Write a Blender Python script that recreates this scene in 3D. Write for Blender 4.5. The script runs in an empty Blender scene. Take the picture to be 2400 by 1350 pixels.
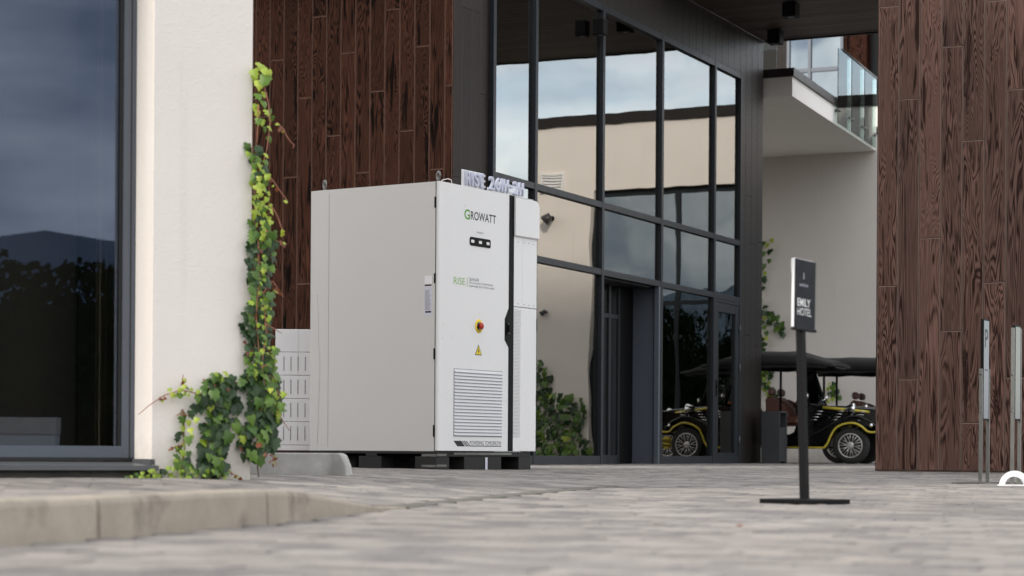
import bpy, math, random
from mathutils import Vector, Matrix, noise
random.seed(7)
R = math.radians
sc = bpy.context.scene
COL = sc.collection

# ------------------------------------------------------------------ camera
FPX, HY, ROLL, CAMZ = 4800.0, 1059.0, 0.0065, 0.155
cam_d = bpy.data.cameras.new('camera')
cam = bpy.data.objects.new('camera', cam_d)
COL.objects.link(cam)
cam_d.sensor_width = 36.0
cam_d.lens = FPX / 2400 * 36
cam_d.shift_y = (HY - 675) / 2400
cam_d.clip_start = 0.1
cam_d.clip_end = 3000
cam.location = (0, 0, CAMZ)
cam.rotation_euler = (Matrix.Rotation(R(90), 3, 'X') @ Matrix.Rotation(ROLL, 3, 'Z')).to_euler()
cam_d.dof.use_dof = True
cam_d.dof.focus_distance = 17.3
cam_d.dof.aperture_fstop = 3.2
sc.camera = cam

# ------------------------------------------------------------------ world
SUN = Vector((-0.80, -0.52, 0.47)).normalized()
w = bpy.data.worlds.new('World')
sc.world = w
w.use_nodes = True
nt = w.node_tree
nt.nodes.clear()
wo = nt.nodes.new('ShaderNodeOutputWorld')
bg = nt.nodes.new('ShaderNodeBackground')
sky = nt.nodes.new('ShaderNodeTexSky')
sky.sky_type = 'NISHITA'
sky.sun_disc = False
sky.sun_elevation = math.asin(SUN.z)
sky.sun_rotation = math.atan2(SUN.x, SUN.y)
sky.air_density = 1.0
sky.dust_density = 0.8
tc = nt.nodes.new('ShaderNodeTexCoord')
mp = nt.nodes.new('ShaderNodeMapping')
mp.inputs['Scale'].default_value = (1.0, 1.0, 3.6)
mp.inputs['Location'].default_value = (4.7, 12.2, 0.4)
nz = nt.nodes.new('ShaderNodeTexNoise')
nz.inputs['Scale'].default_value = 2.6
nz.inputs['Detail'].default_value = 7
nz.inputs['Roughness'].default_value = 0.55
rp = nt.nodes.new('ShaderNodeValToRGB')
rp.color_ramp.elements[0].position = 0.22
rp.color_ramp.elements[1].position = 0.47
nz2 = nt.nodes.new('ShaderNodeTexNoise')
nz2.inputs['Scale'].default_value = 5.0
nz2.inputs['Detail'].default_value = 6
cr = nt.nodes.new('ShaderNodeValToRGB')
cr.color_ramp.elements[0].position = 0.38
cr.color_ramp.elements[0].color = (0.34, 0.375, 0.43, 1)
cr.color_ramp.elements[1].position = 0.64
cr.color_ramp.elements[1].color = (0.92, 0.89, 0.85, 1)
vm = nt.nodes.new('ShaderNodeVectorMath')
vm.operation = 'SCALE'
vm.inputs['Scale'].default_value = 11.0
mx = nt.nodes.new('ShaderNodeMix')
mx.data_type = 'RGBA'
L = nt.links.new
L(tc.outputs['Generated'], mp.inputs['Vector'])
L(mp.outputs['Vector'], nz.inputs['Vector'])
L(mp.outputs['Vector'], nz2.inputs['Vector'])
L(nz.outputs['Fac'], rp.inputs['Fac'])
L(nz2.outputs['Fac'], cr.inputs['Fac'])
L(cr.outputs['Color'], vm.inputs[0])
L(rp.outputs['Color'], mx.inputs['Factor'])
L(sky.outputs['Color'], mx.inputs['A'])
sx = nt.nodes.new('ShaderNodeSeparateXYZ'); L(tc.outputs['Generated'], sx.inputs[0])
hr_ = nt.nodes.new('ShaderNodeMapRange')
hr_.inputs['From Min'].default_value = 0.0; hr_.inputs['From Max'].default_value = 0.9
hr_.inputs['To Min'].default_value = 10.5; hr_.inputs['To Max'].default_value = 9.5
L(sx.outputs['Z'], hr_.inputs['Value']); L(hr_.outputs['Result'], vm.inputs['Scale'])
L(vm.outputs['Vector'], mx.inputs['B'])
L(mx.outputs['Result'], bg.inputs['Color'])
bg.inputs['Strength'].default_value = 0.12
L(bg.outputs['Background'], wo.inputs['Surface'])

sd = bpy.data.lights.new('sun', 'SUN')
sd.energy = 1.5
sd.angle = R(10)
sd.color = (1.0, 0.93, 0.84)
sun = bpy.data.objects.new('sun', sd)
COL.objects.link(sun)
sun.rotation_euler = SUN.to_track_quat('Z', 'Y').to_euler()

sc.view_settings.view_transform = 'Standard'
sc.view_settings.look = 'None'
sc.view_settings.gamma = 1.0
sc.view_settings.use_curve_mapping = False
sc.view_settings.exposure = 1.30
sc.render.engine = 'CYCLES'
cy = sc.cycles
cy.use_denoising = True
try:
    cy.denoiser = 'OPENIMAGEDENOISE'
except Exception:
    pass
cy.max_bounces = 10
cy.transparent_max_bounces = 12
cy.glossy_bounces = 5
cy.diffuse_bounces = 4
cy.caustics_reflective = False
cy.caustics_refractive = False
cy.sample_clamp_indirect = 6

# ------------------------------------------------------------------ maths helpers
def ray(x, y):
    xc = x + ROLL * (y - HY)
    yc = y - ROLL * (x - 1200)
    return Vector(((xc - 1200) / FPX, 1.0, (HY - yc) / FPX))

CAM = Vector((0, 0, CAMZ))

class Frame:
    """a vertical working frame: x along a wall, y into it, z up"""
    def __init__(s, ox, oy, ang, oz=0.0):
        s.o = Vector((ox, oy, oz)); s.ang = ang
        s.M = Matrix.Translation(s.o) @ Matrix.Rotation(ang, 4, 'Z')
        s.I = s.M.inverted()
    def loc(s, p): return s.I @ Vector(p)
    def wor(s, p): return s.M @ Vector(p)
    def hit(s, axis, val, x, y):
        o = s.I @ CAM
        d = (s.I.to_3x3() @ ray(x, y))
        t = (val - o[axis]) / d[axis]
        return o + d * t

HOTEL = Frame(-0.690, 22.85, R(64.01))        # x: along glazed front, away from viewer; -y: towards the yard
CAB = Frame(-0.626, 17.08, R(57.4))           # cabinet: x along its door, y into its depth
LEFT = Frame(-1.394, 10.9, R(30))             # white rendered corner on the left

def ft(x, y):
    p = CAB.hit(1, 0.0, x, y); return p.x, p.z
def fside(x, y):
    p = CAB.hit(0, 0.0, x, y); return p.y, p.z

# ------------------------------------------------------------------ mesh builder
class MB:
    def __init__(s): s.v = []; s.f = []; s.sm = []; s.mi = []; s.m = 0
    def add(s, vs, fs, smooth=False):
        b = len(s.v)
        s.v += [tuple(v) for v in vs]
        for f in fs:
            s.f.append([b + i for i in f]); s.sm.append(smooth); s.mi.append(s.m)
        return s
    def box(s, x0, x1, y0, y1, z0, z1):
        if x0 > x1: x0, x1 = x1, x0
        if y0 > y1: y0, y1 = y1, y0
        if z0 > z1: z0, z1 = z1, z0
        return s.add([(x0,y0,z0),(x1,y0,z0),(x1,y1,z0),(x0,y1,z0),(x0,y0,z1),(x1,y0,z1),(x1,y1,z1),(x0,y1,z1)],
                     [(0,3,2,1),(4,5,6,7),(0,1,5,4),(1,2,6,5),(2,3,7,6),(3,0,4,7)])
    def bbox(s, x0, x1, y0, y1, z0, z1, b=0.005):
        """box with chamfered edges"""
        b = min(b, abs(x1-x0)/2.1, abs(y1-y0)/2.1, abs(z1-z0)/2.1)
        vs = []; idx = {}
        X = (x0, x1); Y = (y0, y1); Z = (z0, z1)
        sg = (1, -1)
        for i in (0,1):
            for j in (0,1):
                for k in (0,1):
                    c = (X[i], Y[j], Z[k]); dx, dy, dz = b*sg[i], b*sg[j], b*sg[k]
                    idx[i,j,k,0] = len(vs); vs.append((c[0], c[1]+dy, c[2]+dz))
                    idx[i,j,k,1] = len(vs); vs.append((c[0]+dx, c[1], c[2]+dz))
                    idx[i,j,k,2] = len(vs); vs.append((c[0]+dx, c[1]+dy, c[2]))
        fs = []
        I = idx
        fs.append([I[0,0,0,0],I[0,0,1,0],I[0,1,1,0],I[0,1,0,0]]); fs.append([I[1,0,0,0],I[1,1,0,0],I[1,1,1,0],I[1,0,1,0]])
        fs.append([I[0,0,0,1],I[1,0,0,1],I[1,0,1,1],I[0,0,1,1]]); fs.append([I[0,1,0,1],I[0,1,1,1],I[1,1,1,1],I[1,1,0,1]])
        fs.append([I[0,0,0,2],I[0,1,0,2],I[1,1,0,2],I[1,0,0,2]]); fs.append([I[0,0,1,2],I[1,0,1,2],I[1,1,1,2],I[0,1,1,2]])
        for j in (0,1):
            for k in (0,1): fs.append([I[0,j,k,1],I[1,j,k,1],I[1,j,k,2],I[0,j,k,2]])
        for i in (0,1):
            for k in (0,1): fs.append([I[i,0,k,0],I[i,1,k,0],I[i,1,k,2],I[i,0,k,2]])
        for i in (0,1):
            for j in (0,1): fs.append([I[i,j,0,0],I[i,j,1,0],I[i,j,1,1],I[i,j,0,1]])
        for i in (0,1):
            for j in (0,1):
                for k in (0,1): fs.append([I[i,j,k,0],I[i,j,k,1],I[i,j,k,2]])
        return s.add(vs, fs)
    def prism(s, poly, y0, y1, plane='xz', smooth=False):
        """extrude a polygon; plane xz -> along y, xy -> along z, yz -> along x"""
        n = len(poly)
        def P(p, d):
            if plane == 'xz': return (p[0], d, p[1])
            if plane == 'xy': return (p[0], p[1], d)
            return (d, p[0], p[1])
        vs = [P(p, y0) for p in poly] + [P(p, y1) for p in poly]
        fs = [list(range(n)), list(range(2*n-1, n-1, -1))]
        s.add(vs, fs)
        b = len(s.v) - 2*n
        for i in range(n):
            j = (i+1) % n
            s.f.append([b+j, b+i, b+n+i, b+n+j]); s.sm.append(smooth); s.mi.append(s.m)
        return s
    def tube(s, pts, r, n=8, closed=False, caps=True):
        pts = [Vector(p) for p in pts]
        m = len(pts)
        rr = r if isinstance(r, (list, tuple)) else [r]*m
        vs = []; prev = None
        for i, p in enumerate(pts):
            if closed: t = (pts[(i+1) % m] - pts[i-1])
            else: t = pts[min(i+1, m-1)] - pts[max(i-1, 0)]
            t.normalize()
            if prev is None:
                a = Vector((0,0,1)) if abs(t.z) < 0.9 else Vector((1,0,0))
                u = t.cross(a).normalized()
            else:
                u = (prev - t*prev.dot(t))
                if u.length < 1e-6: u = t.orthogonal()
                u.normalize()
            prev = u
            v = t.cross(u)
            for k in range(n):
                an = 2*math.pi*k/n
                vs.append(p + (u*math.cos(an) + v*math.sin(an))*rr[i])
        fs = []
        for i in range(m if closed else m-1):
            a = i*n; b = ((i+1) % m)*n
            for k in range(n):
                k2 = (k+1) % n
                fs.append((a+k, a+k2, b+k2, b+k))
        s.add(vs, fs, True)
        if not closed and caps:
            b = len(s.v) - len(vs)
            s.f.append([b+k for k in range(n)][::-1]); s.sm.append(False); s.mi.append(s.m)
            s.f.append([b+(m-1)*n+k for k in range(n)]); s.sm.append(False); s.mi.append(s.m)
        return s
    def lathe(s, prof, n=24, axis='y', c=(0,0,0)):
        """prof: (radius, distance along axis)"""
        vs = []
        for (r, d) in prof:
            for k in range(n):
                a = 2*math.pi*k/n
                if axis == 'y': vs.append((c[0]+r*math.cos(a), c[1]+d, c[2]+r*math.sin(a)))
                elif axis == 'z': vs.append((c[0]+r*math.cos(a), c[1]+r*math.sin(a), c[2]+d))
                else: vs.append((c[0]+d, c[1]+r*math.cos(a), c[2]+r*math.sin(a)))
        fs = []
        for i in range(len(prof)-1):
            for k in range(n):
                k2 = (k+1) % n
                fs.append((i*n+k, i*n+k2, (i+1)*n+k2, (i+1)*n+k))
        s.add(vs, fs, True)
        b = len(s.v) - len(vs)
        if prof[0][0] > 1e-4:
            s.f.append([b+k for k in range(n)]); s.sm.append(False); s.mi.append(s.m)
        if prof[-1][0] > 1e-4:
            s.f.append([b+(len(prof)-1)*n+k for k in range(n)]); s.sm.append(False); s.mi.append(s.m)
        return s
    def mesh(s, name, mat):
        me = bpy.data.meshes.new(name)
        me.from_pydata(s.v, [], s.f)
        for m in (mat if isinstance(mat, (list, tuple)) else [mat]): me.materials.append(m)
        me.polygons.foreach_set('use_smooth', s.sm)
        me.polygons.foreach_set('material_index', s.mi)
        me.update()
        import bmesh
        bm = bmesh.new(); bm.from_mesh(me)
        bmesh.ops.recalc_face_normals(bm, faces=bm.faces)
        bm.to_mesh(me); bm.free()
        return me
    def build(s, name, mat, parent=None, loc=None):
        return link(name, s.mesh(name, mat), parent, loc)

def link(name, data, parent=None, loc=None):
    o = bpy.data.objects.new(name, data)
    COL.objects.link(o)
    if parent is not None: o.parent = parent
    if loc is not None: o.location = loc
    return o

def tag(o, label=None, cat=None, group=None, kind=None):
    if label: o['label'] = label
    if cat: o['category'] = cat
    if group: o['group'] = group
    if kind: o['kind'] = kind
    return o

def thing(name, label, cat, loc=(0,0,0), rz=0.0, group=None):
    o = link(name, None)
    o.location = loc; o.rotation_euler = (0, 0, rz)
    return tag(o, label, cat, group)

def in_frame(name, label, cat, fr, group=None):
    return thing(name, label, cat, fr.o, fr.ang, group)

def copy_tree(o, parent=None):
    c = o.copy(); COL.objects.link(c); c.parent = parent
    for ch in list(o.children): copy_tree(ch, c)
    return c

# ------------------------------------------------------------------ materials
def srgb(r, g, b):
    f = lambda c: (c/255/12.92) if c/255 <= 0.04045 else ((c/255+0.055)/1.055)**2.4
    return (f(r), f(g), f(b), 1)

class Mat:
    def __init__(s, name):
        s.m = bpy.data.materials.new(name); s.m.use_nodes = True
        s.nt = s.m.node_tree; s.b = s.nt.nodes['Principled BSDF']
        s.out = s.nt.nodes['Material Output']
    def n(s, t, **kw):
        nd = s.nt.nodes.new(t)
        for k, v in kw.items():
            if k in ('operation','blend_type','data_type','noise_dimensions','feature','wave_type','distance','wave_profile','bands_direction','interpolation_type'): setattr(nd, k, v)
            else: nd.inputs[k].default_value = v
        return nd
    def l(s, a, b): s.nt.links.new(a, b)
    def ramp(s, src, stops):
        r = s.nt.nodes.new('ShaderNodeValToRGB')
        while len(r.color_ramp.elements) < len(stops): r.color_ramp.elements.new(0.5)
        for e, (p, c) in zip(r.color_ramp.elements, stops):
            e.position = p; e.color = c if isinstance(c, tuple) else (c, c, c, 1)
        s.l(src, r.inputs['Fac']); return r.outputs['Color']
    def math(s, op, a, b=None):
        nd = s.nt.nodes.new('ShaderNodeMath'); nd.operation = op
        for i, x in enumerate((a, b)):
            if x is None: continue
            if isinstance(x, (int, float)): nd.inputs[i].default_value = x
            else: s.l(x, nd.inputs[i])
        return nd.outputs[0]
    def coord(s, kind='Object', scale=(1,1,1), rand=False):
        t = s.nt.nodes.new('ShaderNodeTexCoord')
        src = t.outputs[kind]
        if rand:
            oi = s.nt.nodes.new('ShaderNodeObjectInfo')
            m = s.nt.nodes.new('ShaderNodeVectorMath'); m.operation = 'MULTIPLY_ADD'
            cx = s.nt.nodes.new('ShaderNodeCombineXYZ')
            r1 = s.math('MULTIPLY', oi.outputs['Random'], 97.0)
            s.l(r1, cx.inputs[0]); s.l(r1, cx.inputs[1]); s.l(s.math('MULTIPLY', oi.outputs['Random'], 33.0), cx.inputs[2])
            m.inputs[1].default_value = (1,1,1)
            s.l(src, m.inputs[0]); s.l(cx.outputs[0], m.inputs[2])
            src = m.outputs[0]
        mp = s.nt.nodes.new('ShaderNodeMapping')
        mp.inputs['Scale'].default_value = scale
        s.l(src, mp.inputs['Vector'])
        return mp.outputs['Vector']
    def noise(s, vec, scale, detail=4, rough=0.5, dist=0.0):
        nd = s.nt.nodes.new('ShaderNodeTexNoise')
        nd.inputs['Scale'].default_value = scale; nd.inputs['Detail'].default_value = detail
        nd.inputs['Roughness'].default_value = rough; nd.inputs['Distortion'].default_value = dist
        s.l(vec, nd.inputs['Vector']); return nd.outputs['Fac']
    def bump(s, h, strength=0.3, dist=0.01):
        nd = s.nt.nodes.new('ShaderNodeBump')
        nd.inputs['Strength'].default_value = strength; nd.inputs['Distance'].default_value = dist
        s.l(h, nd.inputs['Height']); s.l(nd.outputs['Normal'], s.b.inputs['Normal'])
        return nd.outputs['Normal']
    def mix(s, fac, a, b, mode='MIX'):
        nd = s.nt.nodes.new('ShaderNodeMix'); nd.data_type = 'RGBA'; nd.blend_type = mode
        for k, x in (('Factor', fac), ('A', a), ('B', b)):
            if isinstance(x, (int, float)): nd.inputs[k].default_value = x
            elif isinstance(x, tuple): nd.inputs[k].default_value = x
            else: s.l(x, nd.inputs[k])
        return nd.outputs['Result']
    def base(s, x):
        if isinstance(x, tuple): s.b.inputs['Base Color'].default_value = x
        else: s.l(x, s.b.inputs['Base Color'])
        return s
    def set(s, **kw):
        for k, v in kw.items(): s.b.inputs[k.replace('_', ' ')].default_value = v
        return s

def painted(name, col, rough=0.45, var=0.06, scale=3.0, metal=0.0, bump=0.0, spec=0.5):
    m = Mat(name)
    v = m.coord('Object')
    n = m.noise(v, scale, 5, 0.6)
    c0 = tuple(x*(1-var) for x in col[:3]) + (1,); c1 = tuple(min(1, x*(1+var)) for x in col[:3]) + (1,)
    m.base(m.ramp(n, [(0.3, c0), (0.7, c1)]))
    n2 = m.noise(v, scale*8, 4, 0.6)
    r = m.ramp(n2, [(0.3, max(0.02, rough-0.06)), (0.7, min(1, rough+0.06))])
    m.l(r, m.b.inputs['Roughness'])
    m.set(Metallic=metal); m.b.inputs['Specular IOR Level'].default_value = spec
    if bump: m.bump(m.noise(v, 60, 3), bump, 0.004)
    return m.m

def wood(name, dark, light, tint=1.0, rough=0.55, spec=0.16):
    m = Mat(name)
    oi = m.nt.nodes.new('ShaderNodeObjectInfo')
    rn = oi.outputs['Random']
    v0 = m.coord('Object', (1,1,1), rand=True)
    r2 = m.math('FRACT', m.math('MULTIPLY', rn, 23.0)); r3 = m.math('FRACT', m.math('MULTIPLY', rn, 71.0))
    cx = m.nt.nodes.new('ShaderNodeCombineXYZ'); cx.inputs[0].default_value = 1; cx.inputs[1].default_value = 1
    m.l(m.math('ADD', m.math('MULTIPLY', m.math('POWER', r2, 1.4), 0.15), 0.045), cx.inputs[2])
    vm_ = m.nt.nodes.new('ShaderNodeVectorMath'); vm_.operation = 'MULTIPLY'
    m.l(v0, vm_.inputs[0]); m.l(cx.outputs[0], vm_.inputs[1])
    n = m.noise(vm_.outputs[0], 6.5, 2.6, 0.5, 0.4)
    k = m.math('ADD', m.math('MULTIPLY', r3, 120.0), 120.0)
    rings = m.math('SINE', m.math('MULTIPLY', n, k))
    vf = m.coord('Object', (1,1,0.02), rand=True)
    fine = m.noise(vf, 190.0, 3, 0.6)
    v2 = m.coord('Object', (1,1,0.18), rand=True)
    area = m.noise(v2, 8.0, 2.5, 0.55)
    amp = m.ramp(area, [(0.35, 0.15), (0.62, 1.0)])          # quiet and lively zones of figure
    g = m.math('ADD', m.math('MULTIPLY', m.math('MULTIPLY', rings, amp), 0.34), m.math('MULTIPLY', fine, 0.62))
    blot = m.noise(m.coord('Object', (1,1,0.10), rand=True), 13.0, 2, 0.5)
    g = m.math('SUBTRACT', g, m.ramp(blot, [(0.60, 0.0), (0.68, 0.42)]))
    mid = tuple((a*0.45+b*0.55) for a, b in zip(dark, light))
    c = m.ramp(g, [(0.02, dark), (0.26, mid), (0.62, light)])
    sh = m.ramp(rn, [(0.0, (0.74, 0.76, 0.78, 1)), (0.5, (1.0, 0.98, 0.96, 1)), (1.0, (1.22, 1.2, 1.2, 1))])
    c = m.mix(1.0, c, sh, 'MULTIPLY')
    m.base(c)
    m.set(Roughness=rough)
    m.b.inputs['Specular IOR Level'].default_value = spec
    m.bump(g, 0.35, 0.003)
    return m.m

def glass(name, refl, tint, wav=0.0, ior=1.9, wscale=1.2, rough=0.0):
    m = Mat(name)
    nt = m.nt
    nt.nodes.remove(m.b)
    tr = nt.nodes.new('ShaderNodeBsdfTransparent'); tr.inputs['Color'].default_value = tint
    gl = nt.nodes.new('ShaderNodeBsdfGlossy'); gl.inputs['Color'].default_value = refl; gl.inputs['Roughness'].default_value = rough
    fr = nt.nodes.new('ShaderNodeFresnel'); fr.inputs['IOR'].default_value = ior
    mx = nt.nodes.new('ShaderNodeMixShader')
    # same reflectance from both faces of the pane
    m.l(fr.outputs[0], mx.inputs[0]); m.l(tr.outputs[0], mx.inputs[1]); m.l(gl.outputs[0], mx.inputs[2])
    m.l(mx.outputs[0], m.out.inputs['Surface'])
    if wav:
        v = m.coord('Object', (1, 1, 0.7), rand=True)
        n = m.noise(v, wscale, 1.0, 0.4)
        bp = nt.nodes.new('ShaderNodeBump'); bp.inputs['Strength'].default_value = 1.0
        bp.inputs['Distance'].default_value = wav
        m.l(n, bp.inputs['Height']); m.l(bp.outputs['Normal'], gl.inputs['Normal'])
    return m.m

def paving_mat():
    m = Mat('paving stone')
    geo = m.nt.nodes.new('ShaderNodeNewGeometry')
    mp = m.nt.nodes.new('ShaderNodeMapping'); mp.vector_type = 'POINT'
    m.l(geo.outputs['Position'], mp.inputs['Vector'])
    pos = mp.outputs['Vector']
    at = m.nt.nodes.new('ShaderNodeAttribute'); at.attribute_name = 'shade'
    oi = m.nt.nodes.new('ShaderNodeObjectInfo')
    rnd = m.math('FRACT', m.math('ADD', at.outputs['Fac'], m.math('MULTIPLY', oi.outputs['Random'], 7.0)))
    mp.inputs['Scale'].default_value = (1, 1, 1)
    n1 = m.noise(pos, 5.5, 3, 0.55, 0.3)
    n2 = m.noise(pos, 60, 4, 0.65)
    n3 = m.noise(pos, 0.35, 3)
    n4 = m.noise(pos, 1.6, 3, 0.5)
    g = m.math('ADD', m.math('MULTIPLY', rnd, 0.36), m.math('MULTIPLY', n1, 0.55))
    g = m.math('ADD', g, m.math('MULTIPLY', n4, 0.40))
    g = m.math('ADD', g, m.math('MULTIPLY', m.math('SUBTRACT', n2, 0.5), 0.35))
    c = m.ramp(g, [(0.42, (0.138, 0.130, 0.128, 1)), (0.62, (0.200, 0.186, 0.176, 1)), (0.84, (0.285, 0.262, 0.240, 1))])
    c = m.mix(0.35, c, m.ramp(n3, [(0.35, (0.62, 0.58, 0.55, 1)), (0.65, (1, 1, 1, 1))]), 'MULTIPLY')
    m.base(c)
    m.set(Roughness=0.8)
    m.b.inputs['Specular IOR Level'].default_value = 0.3
    m.bump(n2, 0.4, 0.004)
    return m.m

def stucco():
    m = Mat('white render')
    v = m.coord('Object')
    n = m.noise(v, 95, 3, 0.6, 0.6)
    n2 = m.noise(v, 38, 3, 0.5)
    big = m.noise(v, 1.3, 5, 0.6)
    sp_ = m.nt.nodes.new('ShaderNodeSeparateXYZ'); m.l(v, sp_.inputs[0])
    dz_ = m.ramp(m.math('ADD', sp_.outputs['Z'], m.math('MULTIPLY', m.noise(v, 9, 4, 0.6), 0.35)), [(0.16, 0.55), (0.42, 0.0)])
    st_ = m.ramp(m.noise(m.coord('Object', (1,1,0.06)), 7, 4, 0.6), [(0.60, 0.0), (0.80, 0.16)])
    m.base(m.mix(m.math('MAXIMUM', dz_, st_), m.ramp(big, [(0.3, (0.755, 0.71, 0.665, 1)), (0.7, (0.785, 0.74, 0.695, 1))]), (0.40, 0.37, 0.31, 1)))
    m.set(Roughness=0.95); m.b.inputs['Specular IOR Level'].default_value = 0.1
    m.bump(m.math('ADD', n, m.math('MULTIPLY', n2, 0.7)), 0.36, 0.006)
    return m.m

def concrete(name, c0, c1, scale=6, stain=None):
    m = Mat(name)
    v = m.coord('Object')
    n = m.noise(v, scale, 6, 0.6); f = m.noise(v, 120, 4, 0.7)
    c = m.ramp(n, [(0.3, c0), (0.7, c1)])
    c = m.mix(0.5, c, m.ramp(f, [(0.3, 0.7), (0.6, 1.0)]), 'MULTIPLY')
    if stain:
        s2 = m.noise(v, 3.2, 4, 0.6, 0.5)
        c = m.mix(m.ramp(s2, [(0.56, 0.0), (0.72, 0.75)]), c, stain)
    m.base(c); m.set(Roughness=0.9); m.b.inputs['Specular IOR Level'].default_value = 0.2
    m.bump(m.math('ADD', f, n), 0.5, 0.005)
    return m.m

def leafmat(name, c0, c1, back):
    m = Mat(name)
    oi = m.nt.nodes.new('ShaderNodeObjectInfo')
    v = m.coord('Object', rand=True)
    n = m.noise(v, 25, 3)
    g = m.math('ADD', m.math('MULTIPLY', oi.outputs['Random'], 0.55), m.math('MULTIPLY', n, 0.45))
    m.base(m.ramp(g, [(0.2, c0), (0.8, c1)]))
    m.set(Roughness=0.3)
    m.b.inputs['Subsurface Weight'].default_value = 0.0
    tl = m.nt.nodes.new('ShaderNodeBsdfTranslucent'); tl.inputs['Color'].default_value = back
    mx = m.nt.nodes.new('ShaderNodeMixShader'); mx.inputs[0].default_value = 0.28
    m.l(m.b.outputs[0], mx.inputs[1]); m.l(tl.outputs[0], mx.inputs[2]); m.l(mx.outputs[0], m.out.inputs['Surface'])
    m.bump(m.noise(v, 60, 3), 0.35, 0.003)
    return m.m

M = {}
M['render'] = stucco()
M['paving'] = paving_mat()
M['sand'] = concrete('joint sand', (0.10,0.095,0.085,1), (0.16,0.15,0.135,1), 12)
M['kerb'] = concrete('kerb concrete', (0.29,0.255,0.21,1), (0.42,0.37,0.305,1), 4, (0.085,0.078,0.070,1))
M['block'] = concrete('block concrete', (0.38,0.375,0.36,1), (0.52,0.51,0.49,1), 8, (0.24,0.235,0.22,1))
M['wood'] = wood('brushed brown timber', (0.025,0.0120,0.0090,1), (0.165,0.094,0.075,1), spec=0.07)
M['wood_dark'] = wood('deep brown timber', (0.002,0.0008,0.0005,1), (0.042,0.0175,0.0115,1), rough=0.7, spec=0.03)  # dark brown, deepened further so the colour carries the left wall's shade
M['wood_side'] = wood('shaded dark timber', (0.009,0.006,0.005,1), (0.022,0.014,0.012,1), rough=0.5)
M['batten_dark'] = painted('dark batten edge', (0.105,0.055,0.038,1), 0.8)
M['wood_side_edge'] = painted('dark board edge', (0.085,0.06,0.048,1), 0.7)
M['batten'] = painted('batten edge', (0.21,0.145,0.118,1), 0.8)
M['ceil'] = wood('soffit board', (0.055,0.045,0.038,1), (0.085,0.068,0.056,1), rough=0.6)
M['panel'] = painted('brown metal panel', (0.020,0.0165,0.0155,1), 0.45, 0.08, spec=0.22)
M['frame'] = painted('anthracite aluminium', (0.016,0.020,0.025,1), 0.42, 0.06, spec=0.25)
M['frame2'] = painted('grey blue aluminium', (0.085,0.10,0.125,1), 0.4, 0.05)
M['frame_black'] = painted('black gasket', (0.006,0.0065,0.007,1), 0.5)
M['sillm'] = painted('grey sill metal', (0.085,0.088,0.095,1), 0.38, 0.08)
M['glass_big'] = glass('coated window glass', (0.46,0.57,0.80,1), (0.50,0.50,0.48,1), 0.0012, 1.85, 0.9)
M['glass_front'] = glass('mirror window glass', (0.97,0.94,0.88,1), (0.42,0.46,0.46,1), 0.0022, 4.8, 1.3)
M['glass_clear'] = glass('railing glass', (0.85,0.92,0.92,1), (0.86,0.92,0.90,1), 0.0, 1.28)
M['white_wash'] = painted('white balcony paint', (0.86,0.845,0.82,1), 0.8, 0.02)
M['glass_screen'] = glass('windscreen glass', (0.9,0.95,0.95,1), (0.88,0.94,0.93,1), 0.0, 1.07)
M['glass_far'] = glass('far window glass', (0.80,0.92,1.0,1), (0.10,0.12,0.13,1), 0.02, 3.2, 0.8)
M['shaded_white'] = painted('cabinet white with shade', (0.62,0.61,0.59,1), 0.36, 0.012, 1.5)  # same paint as the door, with the side's shade darkened into the colour
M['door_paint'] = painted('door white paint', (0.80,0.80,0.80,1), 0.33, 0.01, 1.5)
M['seam'] = painted('seam shadow gap', (0.10,0.10,0.10,1), 0.7)
M['black'] = painted('black gloss plastic', (0.003,0.003,0.0035,1), 0.55, spec=0.15)
M['blackm'] = painted('black matt paint', (0.0045,0.0045,0.005,1), 0.6, 0.2, 8, spec=0.12)
M['ink'] = painted('black ink', (0.012,0.012,0.015,1), 0.5)
M['inkgrey'] = painted('grey ink', (0.10,0.10,0.11,1), 0.5)
M['inklight'] = painted('pale grey ink', (0.30,0.30,0.31,1), 0.5)
M['green'] = painted('green ink', (0.085,0.33,0.035,1), 0.5)
M['green2'] = painted('light green ink', (0.26,0.46,0.12,1), 0.5)
M['yellow'] = painted('warning yellow', (0.85,0.62,0.02,1), 0.45)
M['red'] = painted('button red', (0.45,0.025,0.015,1), 0.35)
M['label'] = painted('paper label', (0.62,0.62,0.72,1), 0.6)
M['letter'] = painted('foam letter', (0.56,0.58,0.70,1), 0.45, 0.03)
M['acryl'] = painted('acrylic plate', (0.74,0.745,0.76,1), 0.3, 0.03)
M['steel'] = painted('galvanised steel', (0.17,0.17,0.16,1), 0.36, 0.05, 2, metal=1.0)
M['chrome'] = painted('chrome', (0.75,0.75,0.75,1), 0.12, 0.05, metal=1.0)
M['alloy'] = painted('silver alloy', (0.62,0.60,0.57,1), 0.35, 0.05, metal=0.6)
M['pallet'] = painted('black pallet timber', (0.006,0.0055,0.005,1), 0.6, 0.3, 10, bump=0.4)
M['tape'] = painted('glossy tape', (0.16,0.16,0.15,1), 0.15, 0.2, 20)
M['module'] = painted('module shell', (0.62,0.625,0.65,1), 0.4, 0.02)
M['slot'] = painted('vent slot', (0.04,0.04,0.045,1), 0.7)
M['card'] = painted('brown cardboard', (0.26,0.135,0.075,1), 0.85, 0.1)
M['rubber'] = painted('tyre rubber', (0.022,0.022,0.021,1), 0.8, 0.2, 10)
M['carblack'] = painted('black lacquer', (0.004,0.004,0.0045,1), 0.10, 0.1)
M['canvas'] = painted('black canvas', (0.010,0.010,0.011,1), 0.75, 0.2, 6, bump=0.5)
M['leather'] = painted('brown leather', (0.085,0.032,0.022,1), 0.45, 0.15, 8)
M['trim'] = painted('yellow trim', (0.62,0.50,0.055,1), 0.35)
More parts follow.
